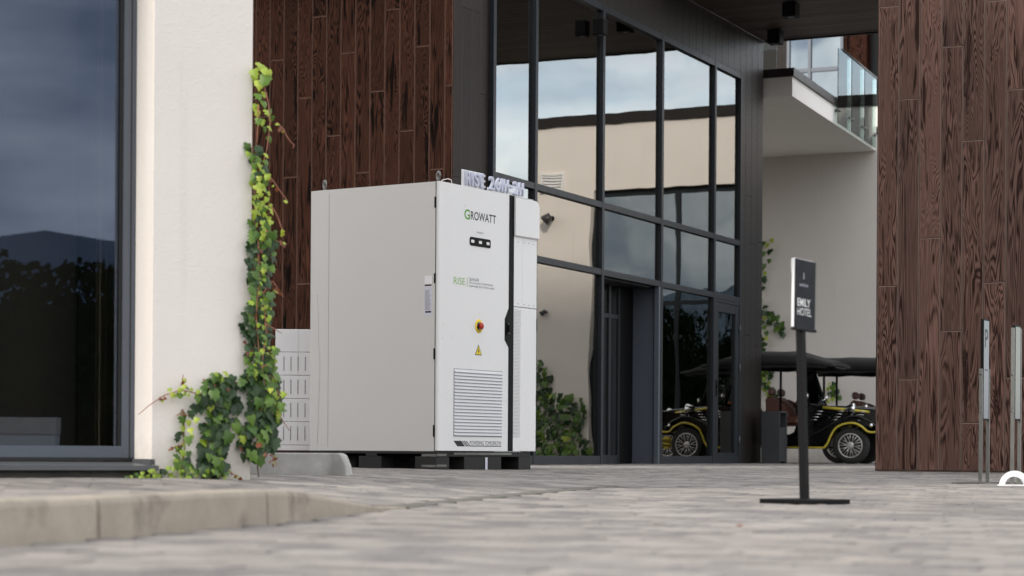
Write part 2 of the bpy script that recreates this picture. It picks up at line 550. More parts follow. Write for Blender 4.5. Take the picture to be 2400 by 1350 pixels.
M['bin'] = painted('bin steel', (0.045,0.047,0.05,1), 0.42, 0.1, 5)
M['signface'] = painted('navy poster', (0.009,0.0105,0.016,1), 0.6, 0.05, spec=0.12)
M['paper'] = painted('white paper', (0.80,0.80,0.80,1), 0.6)
M['interior'] = painted('dark interior', (0.010,0.010,0.010,1), 0.8)
M['curtain'] = painted('beige curtain', (0.62,0.54,0.44,1), 0.9, 0.08)
M['interfloor'] = painted('interior floor', (0.04,0.035,0.03,1), 0.35)
M['whitepl'] = painted('white metal', (0.78,0.78,0.78,1), 0.4)
M['orange'] = painted('orange lens', (0.7,0.12,0.02,1), 0.2)
M['stem'] = painted('reddish stem', (0.30,0.12,0.07,1), 0.7)
M['stem_brown'] = painted('brown stem', (0.10,0.055,0.03,1), 0.8)
M['leaf_dark'] = leafmat('dark ivy leaf', (0.011,0.034,0.009,1), (0.034,0.085,0.020,1), (0.03,0.09,0.015,1))
M['leaf_mid'] = leafmat('green ivy leaf', (0.045,0.11,0.014,1), (0.12,0.22,0.025,1), (0.14,0.26,0.02,1))
M['leaf_light'] = leafmat('young ivy leaf', (0.24,0.36,0.03,1), (0.44,0.50,0.06,1), (0.5,0.6,0.06,1))
M['leaf_red'] = leafmat('withered ivy leaf', (0.10,0.03,0.015,1), (0.25,0.08,0.03,1), (0.3,0.1,0.03,1))
M['forest'] = leafmat('forest foliage', (0.004,0.009,0.003,1), (0.014,0.024,0.007,1), (0.008,0.016,0.004,1))
for nd_ in M['forest'].node_tree.nodes:
    if nd_.type == 'BSDF_PRINCIPLED': nd_.inputs['Roughness'].default_value = 1.0; nd_.inputs['Specular IOR Level'].default_value = 0.0
M['hill'] = painted('distant hill', (0.11,0.15,0.20,1), 0.95, 0.2, 0.02)  # blue haze of distance is put into the base colour
M['soil'] = painted('yard ground', (0.14,0.13,0.12,1), 0.95, 0.15, 0.4)

# ------------------------------------------------------------------ ground
def g_road(y):
    pts = [(0,-.110),(7,-.105),(8.7,-.092),(10.9,-.072),(14,-.045),(17,-.012),(20,0),(400,0)]
    for (a, b), (c, d) in zip(pts, pts[1:]):
        if y <= c: return b + (d-b)*max(0, (y-a))/(c-a)
    return 0.0
KERB = [(-2.9,2.2),(-1.95,4.1),(-1.375,5.45),(-1.20,5.95),(-0.86,7.2),(-0.50,8.75),(0.24,11.4),(0.75,13.0)]
def kerb_x(y):
    if y <= KERB[0][1]: return KERB[0][0] - (KERB[0][1]-y)*0.5
    for (a, b), (c, d) in zip(KERB, KERB[1:]):
        if y <= d: return a + (c-a)*(y-b)/(d-b)
    return 0.75
def H(x, y, side=None):
    g = g_road(y)
    dl = kerb_x(y) - x
    if side is not None: dl = max(dl, 0.01) if side else min(dl, 0)
    if dl <= 0 or y > 19: return g
    k = max(min(1, 1-(y-7.2)/1.55), min(1, (dl-0.15)/1.6))
    k = max(0, k)
    return g + (0.008-g)*k if g < 0 else g

def ground_sheet():
    xs = [-300,-120,-60,-30,-20,-14,-10,-8,-6] + [-5+0.25*i for i in range(57)] + [10,12,16,24,40,80,150,300]
    ys = [-300,-150,-80,-40,-20,-10,-5,0] + [1+0.25*i for i in range(100)] + [28,32,40,60,100,200,400]
    vs = []
    for y in ys:
        for x in xs: vs.append((x, y, min(H(x+a_, y+b__) for a_ in (-.3,0,.3) for b__ in (-.3,0,.3))-0.014 if 0 < y < 14 and -5 <= x <= 2 else H(x, y)-0.014))
    nx = len(xs); fs = []
    for j in range(len(ys)-1):
        for i in range(nx-1): fs.append((j*nx+i, j*nx+i+1, (j+1)*nx+i+1, (j+1)*nx+i))
    mb = MB(); mb.add(vs, fs)
    o = mb.build('ground', M['sand']); tag(o, kind='structure')
ground_sheet()

paving = tag(link('pavement', None), kind='structure')
PF = Frame(0, 8, R(64.01-90))
PW, PD = 0.21, 0.14
def paver_geo(cx, cy, w, d, rnd):
    """stone corners in world, following the ground"""
    g = 0.004; c = 0.006
    tilt = (rnd.uniform(-1,1)*.0015, rnd.uniform(-1,1)*.0015); dz = rnd.uniform(-.0015,.0015)
    top = []; mid = []
    pc = PF.wor((cx, cy, 0)); sd__ = pc.x < kerb_x(pc.y)-.05
    for sx, sy in ((-1,-1),(1,-1),(1,1),(-1,1)):
        for L_, ins in ((mid, g), (top, g+c)):
            p = PF.wor((cx+sx*(w/2-ins), cy+sy*(d/2-ins), 0))
            z = H(p.x, p.y, sd__) + dz + sx*tilt[0] + sy*tilt[1]
            L_.append((p.x, p.y, z if L_ is top else z-0.003))
    bot = [(x, y, z-0.022) for x, y, z in mid]
    return bot, mid, top
PFACES = [(8,9,10,11)] + [(4+i,4+(i+1)%4,8+(i+1)%4,8+i) for i in range(4)] + [(i,(i+1)%4,4+(i+1)%4,4+i) for i in range(4)]
def pavement():
    rnd = random.Random(3)
    allp = []
    for j in range(-95, 275):
        for i in range(-90, 120):
            cx = i*PW + (PW/2 if j % 2 else 0); cy = j*PD
            p = PF.wor((cx, cy, 0))
            if p.y < 2.4 or p.y > 36: continue
            if abs(p.x) > 0.27*p.y + 0.45: continue
            hl = HOTEL.loc((p.x, p.y, 0))
            if hl.y > 0.12 and hl.x > -0.1 and hl.x < 10.7: continue
            kx = kerb_x(p.y)
            if p.y < 13.2 and -0.13 < p.x-kx < 0.0: continue
            ll = LEFT.loc((p.x, p.y, 0))
            if ll.x < 0 and ll.y > 0.1: continue
            allp.append((p.y*1.0+abs(p.x)*0.3, cx, cy))
    allp.sort()
    vis = [q for q in allp if q[0] > 4.3]
    near = set((q[1], q[2]) for q in vis[:295])
    mb = MB(); shades = []
    for _, cx, cy in allp:
        bot, mid, top = paver_geo(cx, cy, PW, PD, rnd)
        if (cx, cy) in near:
            c = Vector(top[0])
            b = MB(); b.add([Vector(v)-c for v in bot+mid+top], PFACES)
            b.build('paving_stone', M['paving'], paving, c)
        else:
            mb.add(bot+mid+top, PFACES); r = rnd.random(); shades += [r]*len(PFACES)
    me = mb.mesh('paving_stones', M['paving'])
    at = me.attributes.new('shade', 'FLOAT', 'FACE'); at.data.foreach_set('value', shades)
    o = link('paving_stones', me, paving); tag(o, kind='stuff')
pavement()

# kerb: raised stones, a dropped transition stone, then flush stones
kerb = thing('kerb', 'pale concrete kerb curving along the pavement edge and dropping flush at its far end', 'kerb', (0,0,0))
def kerb_pts(s):
    # arclength walk
    d = 0
    for (a, b), (c, e) in zip(KERB, KERB[1:]):
        l = math.hypot(c-a, e-b)
        if s <= d + l: t = (s-d)/l; return Vector((a+(c-a)*t, b+(e-b)*t))
        d += l
    return Vector(KERB[-1])
KL = sum(math.hypot(c-a, e-b) for (a, b), (c, e) in zip(KERB, KERB[1:]))
def kerb_s_at(y):
    lo, hi = 0, KL
    for _ in range(40):
        m_ = (lo+hi)/2
        if kerb_pts(m_).y < y: lo = m_
        else: hi = m_
    return lo
s635 = kerb_s_at(7.2); s215 = kerb_s_at(5.95)
joints = [0.02, s215-1.0*2, s215-1.0, s215, s635, kerb_s_at(8.9)]
s_ = joints[-1]
while s_ < KL-0.3: s_ += 0.8; joints.append(min(s_, KL))
for a, b in zip(joints, joints[1:]):
    if b-a < 0.1: continue
    n = 10; rings = []
    for i in range(n+1):
        s = a+0.006 + (b-a-0.012)*i/n
        p = kerb_pts(s); q = kerb_pts(min(KL, s+0.08)) - kerb_pts(max(0, s-0.08)); q.normalize()
        nrm = Vector((-q.y, q.x))          # towards the raised side
        zr = g_road(p.y)
        up = 1.0 if s < s635 else max(0.0, 1-(s-s635)/(kerb_s_at(8.9)-s635))
        up = up*up*(3-2*up) if up < 1 else 1
        zt = zr + (0.014-zr)*up + 0.003
        r = min(0.02, 0.2*(zt-zr)+0.003)
        prof = [(0.0, -0.22), (0.0, zr-0.01)] if False else []
        prof = [(-0.006, zr-0.10), (0.0, zt-r), (r*0.3, zt-r*0.3), (r, zt), (0.13, zt), (0.14, zt-0.008), (0.14, zt-0.12)]
        rings.append([(p.x+nrm.x*o, p.y+nrm.y*o, z) for o, z in prof])
    c = Vector(rings[0][0]); m_ = len(rings[0])
    vs = [Vector(v)-c for rg in rings for v in rg]; fs = []
    for i in range(n):
        for k in range(m_-1): fs.append((i*m_+k, i*m_+k+1, (i+1)*m_+k+1, (i+1)*m_+k))
    mb = MB(); mb.add(vs, fs, False); mb.f += [list(range(m_)), [n*m_+k for k in range(m_)][::-1]]; mb.sm += [False]*2; mb.mi += [0]*2
    mb.build('kerb_stone', M['kerb'] if a < s635+.1 else M['sand'], kerb, c)

# ------------------------------------------------------------------ lettering
def text_mesh(txt, mat, bold=0.0, extrude=0.0, spacing=1.0):
    cu = bpy.data.curves.new('lettering', 'FONT')
    cu.body = txt; cu.size = 1.0; cu.offset = bold; cu.extrude = extrude; cu.space_character = spacing
    cu.resolution_u = 4
    ob = bpy.data.objects.new('tmp', cu); COL.objects.link(ob)
    bpy.context.view_layer.update()
    me = bpy.data.meshes.new_from_object(ob.evaluated_get(bpy.context.evaluated_depsgraph_get()))
    bpy.data.objects.remove(ob); me.name = 'lettering'
    me.materials.clear(); me.materials.append(mat)
    return me
def text_fit(name, txt, mat, parent, x0, x1, z0, z1, y, bold=0.0, thick=0.0, axis='xz', flip=False, spacing=1.0):
    """lettering stretched to a box on a wall facing -y (axis xz) or facing -x (axis yz, read towards -y)"""
    me = text_mesh(txt, mat, bold, 0.5 if thick else 0.0, spacing)
    vs = [v.co.copy() for v in me.vertices]
    ax = min(v.x for v in vs); bx = max(v.x for v in vs); ay = min(v.y for v in vs); by = max(v.y for v in vs)
    for v in me.vertices:
        u = (v.co.x-ax)/(bx-ax); t = (v.co.y-ay)/(by-ay); d = v.co.z
        if axis == 'xz': v.co = (x0+(x1-x0)*u, y - d*thick, z0+(z1-z0)*t)
        else: v.co = (y - d*thick, x0+(x1-x0)*u, z0+(z1-z0)*t)
    me.update()
    return link(name, me, parent)

# ------------------------------------------------------------------ energy storage cabinet
W, D_, Z0, Z1 = 1.545, 1.355, 0.157, 2.410
cab = in_frame('battery_cabinet', 'tall white energy storage cabinet with black handle strip on a black pallet', 'battery cabinet', CAB)
b = MB()
r = 0.012
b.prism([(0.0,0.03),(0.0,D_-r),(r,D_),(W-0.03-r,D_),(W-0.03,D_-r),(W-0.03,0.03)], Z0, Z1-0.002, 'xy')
b.build('housing', M['shaded_white'], cab)
xs1 = ft(1189, 800)[0]; xs2 = ft(1200, 800)[0]       # handle strip
# main door with a rounded outer edge
rr = 0.028
poly = [(0.006, 0.026), (0.006, -0.012+rr)] + [(0.006+rr-rr*math.cos(t*math.pi/10), -0.012+rr-rr*math.sin(t*math.pi/10)) for t in range(1, 6)] + [(xs1-0.001, -0.012), (xs1-0.001, 0.026)]
door = MB()
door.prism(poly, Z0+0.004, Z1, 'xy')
door_o = door.build('door', M['door_paint'], cab)
for (ya, yb) in ((460,486),(640,663),(816,842),(996,1024)):
    za = CAB.hit(0, 0, 1031, ya).z; zb = CAB.hit(0, 0, 1029, yb).z
    MB().bbox(-0.006, 0.010, 0.026, 0.040, zb, za, 0.002).build('hinge', M['black'], cab)
MB().box(-0.0015, 0.004, 0.0262, 0.0298, Z0, Z1).build('door_seal', M['seam'], cab)
# strip polygon with the wider handle zone
def strip():
    zA = ft(1189, 722)[1]; zB = ft(1182, 748)[1]; zC = ft(1182, 797)[1]; zD = ft(1189, 815)[1]
    xl = ft(1180, 770)[0]
    p = [(xs1, Z0+0.004), (xs2, Z0+0.004), (xs2, Z1), (xs1, Z1), (xs1, zA), (xl, zB), (xl, zC), (xs1, zD)]
    MB().prism(p, -0.0155, 0.02).build('handle_strip', M['black'], cab)
    c = ft(1187, 770)
    h = MB(); h.bbox(c[0]-0.022, c[0]+0.022, -0.021, -0.0155, zC+0.04, zB-0.03, 0.003)
    hh = h.build('handle', M['black'], cab)
    k = MB(); k.bbox(c[0]-0.010, c[0]+0.012, -0.034, -0.021, zC+0.07, zB-0.05, 0.004)
    k.build('grip', M['blackm'], hh)
    MB().lathe([(0.007,-0.024),(0.007,-0.0212)], 12, 'y', (c[0]+0.008, 0, (zB+zC)/2-0.03)).build('lock', M['steel'], hh)
    MB().lathe([(0.006,-0.024),(0.006,-0.0212)], 12, 'y', (c[0]+0.0, 0, zB-0.04)).build('screw', M['steel'], hh)
strip()
# right hand column: upper cover, service panel, lower door
def rounded_rect(x0, x1, z0, z1, r, which='all'):
    pts = []
    for (cx, cz, a0, k) in ((x1-r, z0+r, -90, 'br'), (x1-r, z1-r, 0, 'tr'), (x0+r, z1-r, 90, 'tl'), (x0+r, z0+r, 180, 'bl')):
        if which == 'all' or k in which:
            for i in range(6):
                a = R(a0+18*i); pts.append((cx+r*math.cos(a), cz+r*math.sin(a)))
        else:
            pts.append({'br':(x1,z0),'tr':(x1,z1),'tl':(x0,z1),'bl':(x0,z0)}[k])
    return pts
zc = ft(1230, 556)[1]; xr = W
cv = MB()
cv.prism(rounded_rect(xs2+0.002, xr+0.004, zc, Z1-0.012, 0.07, ('tr',)), -0.030, 0.35)
cv_o = cv.build('upper_cover', M['door_paint'], cab)
lip = MB(); lip.prism([(-0.030, zc), (0.02, zc-0.035), (0.30, zc-0.035), (0.30, zc)], xs2+0.004, xr-0.004, 'yz'); lip.build('hood', M['door_paint'], cv_o)
zp = ft(1230, 722)[1]
xm = ft(1222, 640)[0]
zct = zc-0.012
MB().bbox(xs2+0.003, xm-0.0015, -0.010, 0.03, zp+0.003, zct, 0.003).build('service_panel', M['door_paint'], cab)
MB().bbox(xm+0.0015, xr-0.004, -0.010, 0.03, zp+0.003, zct, 0.003).build('service_panel', M['door_paint'], cab)
sc_ = MB()
for (px_, py_) in ((1213,567),(1226,569),(1237,571),(1248,573),(1212,712),(1226,714),(1237,716),(1248,717)):
    q = ft(px_, py_); MB().lathe([(0.004,-0.0125),(0.004,-0.0098)], 8, 'y', (q[0], 0, q[1])).build('screw', M['steel'], cab)
pass
xg0, xg1 = ft(1199.5, 870)[0]+0.004, ft(1217, 870)[0]
zg0, zg1 = ft(1207, 1026)[1], ft(1207, 726)[1]
ld = MB()
ld.bbox(xg1+0.001, xr-0.006, -0.010, 0.03, Z0+0.004, zp-0.002, 0.003)
ld.box(xs2+0.003, xg1+0.001, -0.0095, 0.03, Z0+0.004, zg0)
ld.box(xs2+0.003, xg1+0.001, -0.0095, 0.03, zg1, zp-0.002)
ld.build('lower_door', M['door_paint'], cab)
MB().box(xg0-0.002, xg1, 0.004, 0.03, zg0, zg1).build('grille_backing', M['seam'], cab)
gr = MB(); nn = 92
for i in range(nn):
    z = zg0 + (zg1-zg0)*(i+0.5)/nn; h = (zg1-zg0)/nn*0.38
    gr.box(xg0, xg1-0.004, -0.0085, 0.004, z-h, z+h)
gro = gr.build('vent_ribs', M['door_paint'], cab)
for (ya, yb) in ((748,777),(922,950),(1008,1036)):
    za = CAB.hit(0, W, 1255, ya).z; zb = CAB.hit(0, W, 1254, yb).z
    MB().bbox(W-0.008, W+0.004, -0.014, 0.006, zb, za, 0.002).build('hinge', M['black'], cab)
# louvre grille of the main door
lx0, lx1 = ft(1061, 940)[0], ft(1173, 940)[0]
lz0, lz1 = ft(1110, 1022)[1], ft(1110, 868)[1]
gf = MB(); gf.box(lx0-0.006, lx1+0.006, -0.0135, -0.0122, lz0-0.006, lz1+0.006); go = gf.build('grille', M['inklight'], cab)
ns = 20; sl = (lz1-lz0)/ns
for i in range(ns):
    z = lz0 + sl*i
    s1 = MB(); s1.prism([(-0.0137, z+sl*0.10), (-0.024, z+sl*0.14), (-0.0200, z+sl*0.5), (-0.0137, z+sl*0.99)], lx0, lx1, 'yz')
    s1.build('slat', M['module'], go)
# printing on the door
YD = -0.0130
def on_door(name, txt, mat, xa, xb, ya0, ya1, bold=0.0, sp=1.0):
    x0 = ft(xa, (ya0+ya1)/2)[0]; x1 = ft(xb, (ya0+ya1)/2)[0]
    z1_ = ft((xa+xb)/2, ya0)[1]; z0_ = ft((xa+xb)/2, ya1)[1]
    return text_fit(name, txt, mat, cab, x0, x1, z0_, z1_, YD, bold, spacing=sp)
on_door('logo_initial', 'G', M['green'], 1085.5, 1098.5, 490.5, 514.5, 0.02)
on_door('logo_lettering', 'ROWATT', M['ink'], 1100.5, 1159.5, 500, 520, 0.012, 1.05)
on_door('serial_lettering', 'HHHHHHHH', M['inklight'], 1115, 1130, 544, 547.6, 0.02)
# status light bar
q0 = ft(1098, 566); q1 = ft(1146.5, 571); zt = ft(1122, 558.5)[1]; zb = ft(1122, 578.5)[1]
bar = MB(); bar.prism(rounded_rect(q0[0], q1[0], zb, zt, 0.018), -0.0165, -0.0122); bo = bar.build('status_bar', M['black'], cab)
for px_ in (1104, 1122, 1140):
    q = ft(px_, 568)
    l_ = MB(); l_.prism(rounded_rect(q[0]-0.024, q[0]+0.024, (zb+zt)/2-0.0125, (zb+zt)/2+0.0125, 0.011), -0.0185, -0.0166); l_.build('indicator_lens', M['paper'], bo)
for t_, xa, xb, yy in (('RUN',1101,1107,574),('WARN',1118,1126,576.5),('FAULT',1136,1144,579)):
    on_door('status_lettering', t_, M['inkgrey'], xa, xb, yy, yy+2.8, 0.0)
on_door('model_lettering', 'RISE', M['green2'], 1060.5, 1087, 650.5, 667, 0.0)
q = ft(1092, 650); q2 = ft(1092, 672); MB().box(q[0]-0.003, q[0]+0.003, -0.0134, -0.0121, q2[1], q[1]).build('divider', M['green2'], cab)
on_door('model_lettering', '261H-XH', M['inkgrey'], 1097, 1119, 651.5, 659.5, 0.0)
on_door('caption_lettering', 'All-in-one system, 50-125kW/261kWh,', M['inkgrey'], 1097, 1153, 663.5, 669, 0.0)
on_door('caption_lettering', 'Liquid-cooling, Up to 10 units in parallel', M['inkgrey'], 1097, 1155, 670.5, 677, 0.0)
on_door('slogan_lettering', 'POWERING TOMORROW', M['inkgrey'], 1098, 1172, 1033.5, 1043.5, 0.0)
q = ft(1098, 1045); q2 = ft(1172, 1045); MB().box(q[0], q2[0], -0.0134, -0.0121, q[1]-0.004, q[1]+0.003).build('underline', M['ink'], cab)
zt = ft(1075, 1033)[1]; zb = ft(1075, 1046)[1]
def para(x0, x1, sh):
    a = ft(x0, 1040)[0]; b_ = ft(x1, 1040)[0]; s = ft(x0+sh, 1040)[0]-a
    MB().prism([(a+s, zb), (b_+s, zb), (b_, zt), (a, zt)], -0.0134, -0.0121).build('slogan_mark', M['ink'], cab)
para(1060, 1078, 9); para(1080, 1082.2, 9.5); para(1084, 1086.2, 9.5); para(1088.5, 1090.5, 9.5)
# emergency stop
q = ft(1119.5, 764.5); rad = (ft(1119, 748.5)[1]-ft(1119, 780.5)[1])/2
MB().lathe([(rad,-0.0122),(rad,-0.0150),(rad*.55,-0.0150)], 32, 'y', (q[0], 0, q[1])).build('stop_button_plate', M['yellow'], cab)
MB().lathe([(rad*.62,-0.0150),(rad*.62,-0.020),(rad*.56,-0.0205)], 28, 'y', (q[0], 0, q[1])).build('stop_button_collar', M['steel'], cab)
MB().lathe([(rad*.34,-0.0205),(rad*.34,-0.034),(rad*.48,-0.037),(rad*.48,-0.046),(rad*.36,-0.052),(0,-0.053)], 28, 'y', (q[0], 0, q[1])).build('stop_button', M['red'], cab)
# warning triangle
q = ft(1118.5, 820); zt = ft(1119, 807.5)[1]; zb = ft(1119, 832.5)[1]; hw = (zt-zb)*0.58
MB().prism([(q[0]-hw, zb), (q[0]+hw, zb), (q[0], zt)], -0.0132, -0.0121).build('warning_border', M['ink'], cab)
k = 0.80; cz = zb+(zt-zb)/3
tri = MB().prism([(q[0]-hw*k, cz+(zb-cz)*k), (q[0]+hw*k, cz+(zb-cz)*k), (q[0], cz+(zt-cz)*k)], -0.0140, -0.0133).build('warning_sign', M['yellow'], cab)
MB().prism([(q[0]+.004, cz+.032), (q[0]-.012, cz-.001), (q[0]-.001, cz-.001), (q[0]-.006, cz-.024), (q[0]+.013, cz+.006), (q[0]+.002, cz+.006)], -0.0146, -0.0141).build('lightning_bolt', M['ink'], tri)
# side: fold line, rating label, lifting eyes
ys, _ = fside(770, 750)
MB().box(-0.0012, 0.001, ys-0.0015, ys+0.0015, Z0+0.03, Z1-0.03).build('fold_line', M['inklight'], cab)
ya, yb = fside(1012, 690)[0], fside(995, 690)[0]
def side_patch(name, mat, a, b_, y0, y1, t=0.0012):
    return MB().box(-t, 0.0005, a, b_, fside(1003, y1)[1], fside(1003, y0)[1]).build(name, mat, cab)
side_patch('rating_label', M['label'], ya, yb, 673, 739)
side_patch('code_label', M['paper'], ya, yb, 646, 672)
side_patch('label_bar', M['ink'], ya+.002, yb-.002, 666.5, 670.5, 0.0018)
lab = MB()
rl = random.Random(5)
for i in range(24):
    yy = 680+i*2.0
    zz = fside(1003, yy)[1]
    e = ya + .006 + (yb-ya-.012)*rl.uniform(.0, .3)
    lab.box(-0.0018, -0.0013, e, yb-.006, zz-.0018, zz+.0018)
lab.build('label_print', M['inklight'], cab)
side_patch('label_bar', M['ink'], ya+.004, yb-.010, 729, 733, 0.0018)
MB().tube([(-0.0004, fside(x_, y_)[0], fside(x_, y_)[1]) for x_, y_ in ((744,690),(746,735),(747,800),(750,860),(748,930),(746,990),(743,1042))], 0.0011, 4).build('scratch', M['inklight'], cab)
for (lx, ly) in ((0.075, 0.055), (0.06, D_-0.11)):
    e = MB()
    e.lathe([(0.022, Z1-0.002), (0.022, Z1+0.006), (0.014, Z1+0.012), (0.010, Z1+0.03)], 14, 'z', (lx, ly, 0))
    cc = Vector((lx, ly, Z1+0.058))
    e.tube([cc+Vector((0.5*math.cos(a)*.031, 0.866*math.cos(a)*.031, math.sin(a)*.033)) for a in [2*math.pi*i/20 for i in range(20)]], 0.0085, 8, closed=True)
    e.build('lifting_eye', M['steel'], cab)
wr = MB(); wr.tube([(0.09,0.05,Z1+.004),(0.14,0.05,Z1+.03),(0.20,0.045,Z1+.045),(0.245,0.04,Z1+.04),(0.255,0.04,Z1+.005)], 0.0035, 6)
wr.build('cable', M['paper'], cab)
MB().box(0.02, W-0.05, 0.0, D_-0.02, Z1-0.002, Z1+0.002).build('roof_sheet', M['shaded_white'], cab)

# pallet
pal = in_frame('pallet', 'black timber pallet carrying the white cabinet', 'pallet', CAB)
zg = -0.012; zt = 0.154
px0, px1, py0, py1 = -0.005, W-0.07, 0.0, D_+0.0
for i in range(7):
    x0 = px0 + (px1-px0)*i/7
    MB().bbox(x0+.003, x0+(px1-px0)/7-.003, py0+.004, py1, zt-.020, zt, 0.002).build('deck_board', M['pallet'], pal)
for j in range(3):
    y0 = (py0, (py0+py1)/2-.06, py1-.12)[j]
    MB().bbox(px0, px1, y0, y0+.12, zt-.043, zt-.0205, 0.002).build('stringer_board', M['pallet'], pal)
for i in range(3):
    for j in range(3):
        bw = (0.19, 0.58, 0.20)[i]
        x0 = (px0, .41, px1-.20)[i]; y0 = (py0, .57, py1-.20)[j]
        by = (0.22, 0.24, 0.20)[j]
        MB().bbox(x0, x0+bw, y0+.001, y0+by, zg+.012, zt-.0435, 0.003).build('block', M['pallet'], pal)
for i in range(3):
    x0 = (px0, (px0+px1)/2-.19, px1-.18)[i]
    MB().bbox(x0, x0+.18, py0, py1, zg-.002, zg+.0115, 0.002).build('bottom_board', M['pallet'], pal)
def tape(x0, x1, z0, z1, side=False):
    if side: MB().box(px0-.003, px0-.001, x0, x1, z0, z1).build('tape_strip', M['tape'], pal)
    else: MB().box(x0, x1, -.003, -.001, z0, z1).build('tape_strip', M['tape'], pal)
tape(-.005, .14, .115, .135); tape(-.005, .14, .025, .045); tape(.003, .15, .112, .132, True); tape(.003, .15, .022, .042, True)
tape(.25, 1.15, .128, .146)
MB().bbox(.73, .765, -.004, -.001, .0, .105, 0.001).build('bracket', M['label'], pal)

# ------------------------------------------------------------------ raised letters on the cabinet
ls = in_frame('letter_sign', 'raised pale lavender letters reading RISE 261H-2H on top of the white cabinet', 'letter sign', CAB)
def letters(txt, xa, xb, ztop_px, zbot_px, plate_xa, plate_xb):
    n = len(txt)
    wts = [0.45 if c in 'I1' else (0.6 if c == '-' else 1.0) for c in txt]
    tot = sum(wts); x0 = ft(xa, 430)[0]; x1 = ft(xb, 430)[0]; cur = x0
    zt_, zb_ = Z1+0.132, Z1+0.016
    for c, wt in zip(txt, wts):
        wd = (x1-x0)*wt/tot
        if c == '-': text_fit('letter', c, M['letter'], ls, cur+.01, cur+wd-.01, (zt_+zb_)/2-.012, (zt_+zb_)/2+.014, 0.0, 0.02, 0.034)
        else: text_fit('letter', c, M['letter'], ls, cur+.010, cur+wd-.010, zb_, zt_, 0.0, 0.016, 0.020)
        cur += wd
    p0, p1 = ft(plate_xa, 430)[0], ft(plate_xb, 430)[0]
    MB().bbox(p0, p1, 0.012, 0.018, Z1+.003, zt_+.012 if txt == 'RISE' else Z1+.035, 0.002).build('backing_plate', M['acryl'], ls)
letters('RISE', 1090, 1137, 0, 0, 1085, 1137)
letters('261H-2H', 1145, 1228, 0, 0, 1145, 1230)

# ------------------------------------------------------------------ battery modules beside the cabinet
bd = 18.35
ML = ray(645, 900)*bd; MR = ray(722, 900)*bd
mf = Frame(ML.x, ML.y, R(3))
mw = 0.42
zb0 = CAMZ + (HY+(-3)-1058)/FPX*bd
hts = [(1056,1043),(1043,988.5),(988.5,934),(934,879.5),(879.5,825),(825,771)]
names = ['thin pale base plate under the stack of white battery modules',
         'lowest slotted white battery module, resting on the thin base plate',
         'second slotted white battery module from the bottom of the stack',
         'third slotted white battery module from the bottom of the stack',
         'uppermost slotted white battery module, right under the plain one',
         'plain white module without slots on top of the battery stack']
zz = lambda y: CAMZ + (HY - (y-ROLL*(685-1200)))/FPX*bd
for (yb_, yt_), nm in zip(hts, names):
    z0, z1 = zz(yb_), zz(yt_)
    t = thing('battery_module' if 'base plate under' not in nm else 'module_base', nm, 'battery module' if 'base plate under' not in nm else 'base plate', (mf.o.x, mf.o.y, z0), mf.ang, 'white battery modules stacked beside the cabinet')
    h = z1-z0
    MB().bbox(0, mw, 0, 0.5, 0.001, h-0.002, 0.003).build('casing', M['module'], t)
    if 'slotted' in nm:
        for xx in (0.077, 0.140, 0.203, 0.268):
            s1 = MB()
            for k in range(12):
                z = h*.22 + h*.56*k/11
                s1.box(xx-.0045, xx+.0045, -.0012, .0005, z-.0032, z+.0032)
            s1.build('vent_slot', M['slot'], t)
    if 'plain' in nm:
        MB().box(0.205, 0.2065, -.001, .0005, .0, h-.002).build('panel_joint', M['inklight'], t)
        MB().box(0.003, 0.022, -.004, .0005, -.012, .022).build('latch', M['steel'], t)
    if 'lowest' in nm:
        MB().box(0.003, 0.022, -.004, .0005, -.012, .022).build('latch', M['steel'], t)
# platform under the modules and the carton beside them
pf = thing('small_pallet', 'small black pallet under the stacked white battery modules', 'pallet', (mf.o.x-0.1, mf.o.y, 0), mf.ang)
MB().bbox(-0.05, 0.7, 0.0, 0.6, zb0-.03, zb0-.001, .002).build('deck', M['pallet'], pf)
for xx in (0.0, 0.55): MB().bbox(xx-.02, xx+.1, 0.0, 0.6, 0.0, zb0-.031, .002).build('runner', M['pallet'], pf)
p = ray(626, 900)*18.6
cb = thing('cardboard_box', 'tall brown cardboard box half hidden behind the ivy beside the white modules', 'cardboard box', (p.x, p.y, zb0), R(3))
MB().bbox(-0.3, 0.075, 0, 0.3, 0.0, zz(832)-zb0, 0.003).build('carton', M['card'], cb)
MB().box(-0.14, -0.09, -0.001, 0.0, 0.02, zz(832)-zb0-.003).build('packing_tape', M['tape'], cb)

# ------------------------------------------------------------------ concrete block
bx = ray(590, 1100)*12.5; bx1 = ray(815, 1100)*12.5
blk = thing('concrete_block', 'grey weathered concrete block with sloping end lying beside the ivy', 'concrete block', (bx.x, bx.y, H(bx.x, bx.y)-.01), 0)
wd = bx1.x-bx.x; zt = CAMZ + (HY-(1061.5+3.3))/FPX*12.5 - (H(bx.x, bx.y)-.01)
m_ = MB()
n = 14; prof = []
pts = [(-0.05, 0), (wd, 0), (wd-.012, zt*.45), (wd-.035, zt*.86), (wd-.05, zt*.97), (wd-.07, zt), (-0.05, zt)]
m_.prism(pts, 0.0, 0.42)
bo = m_.build('block_body', M['block'], blk)
bv = bo.modifiers.new('bevel', 'BEVEL'); bv.width = 0.008; bv.segments = 2; bv.limit_method = 'ANGLE'

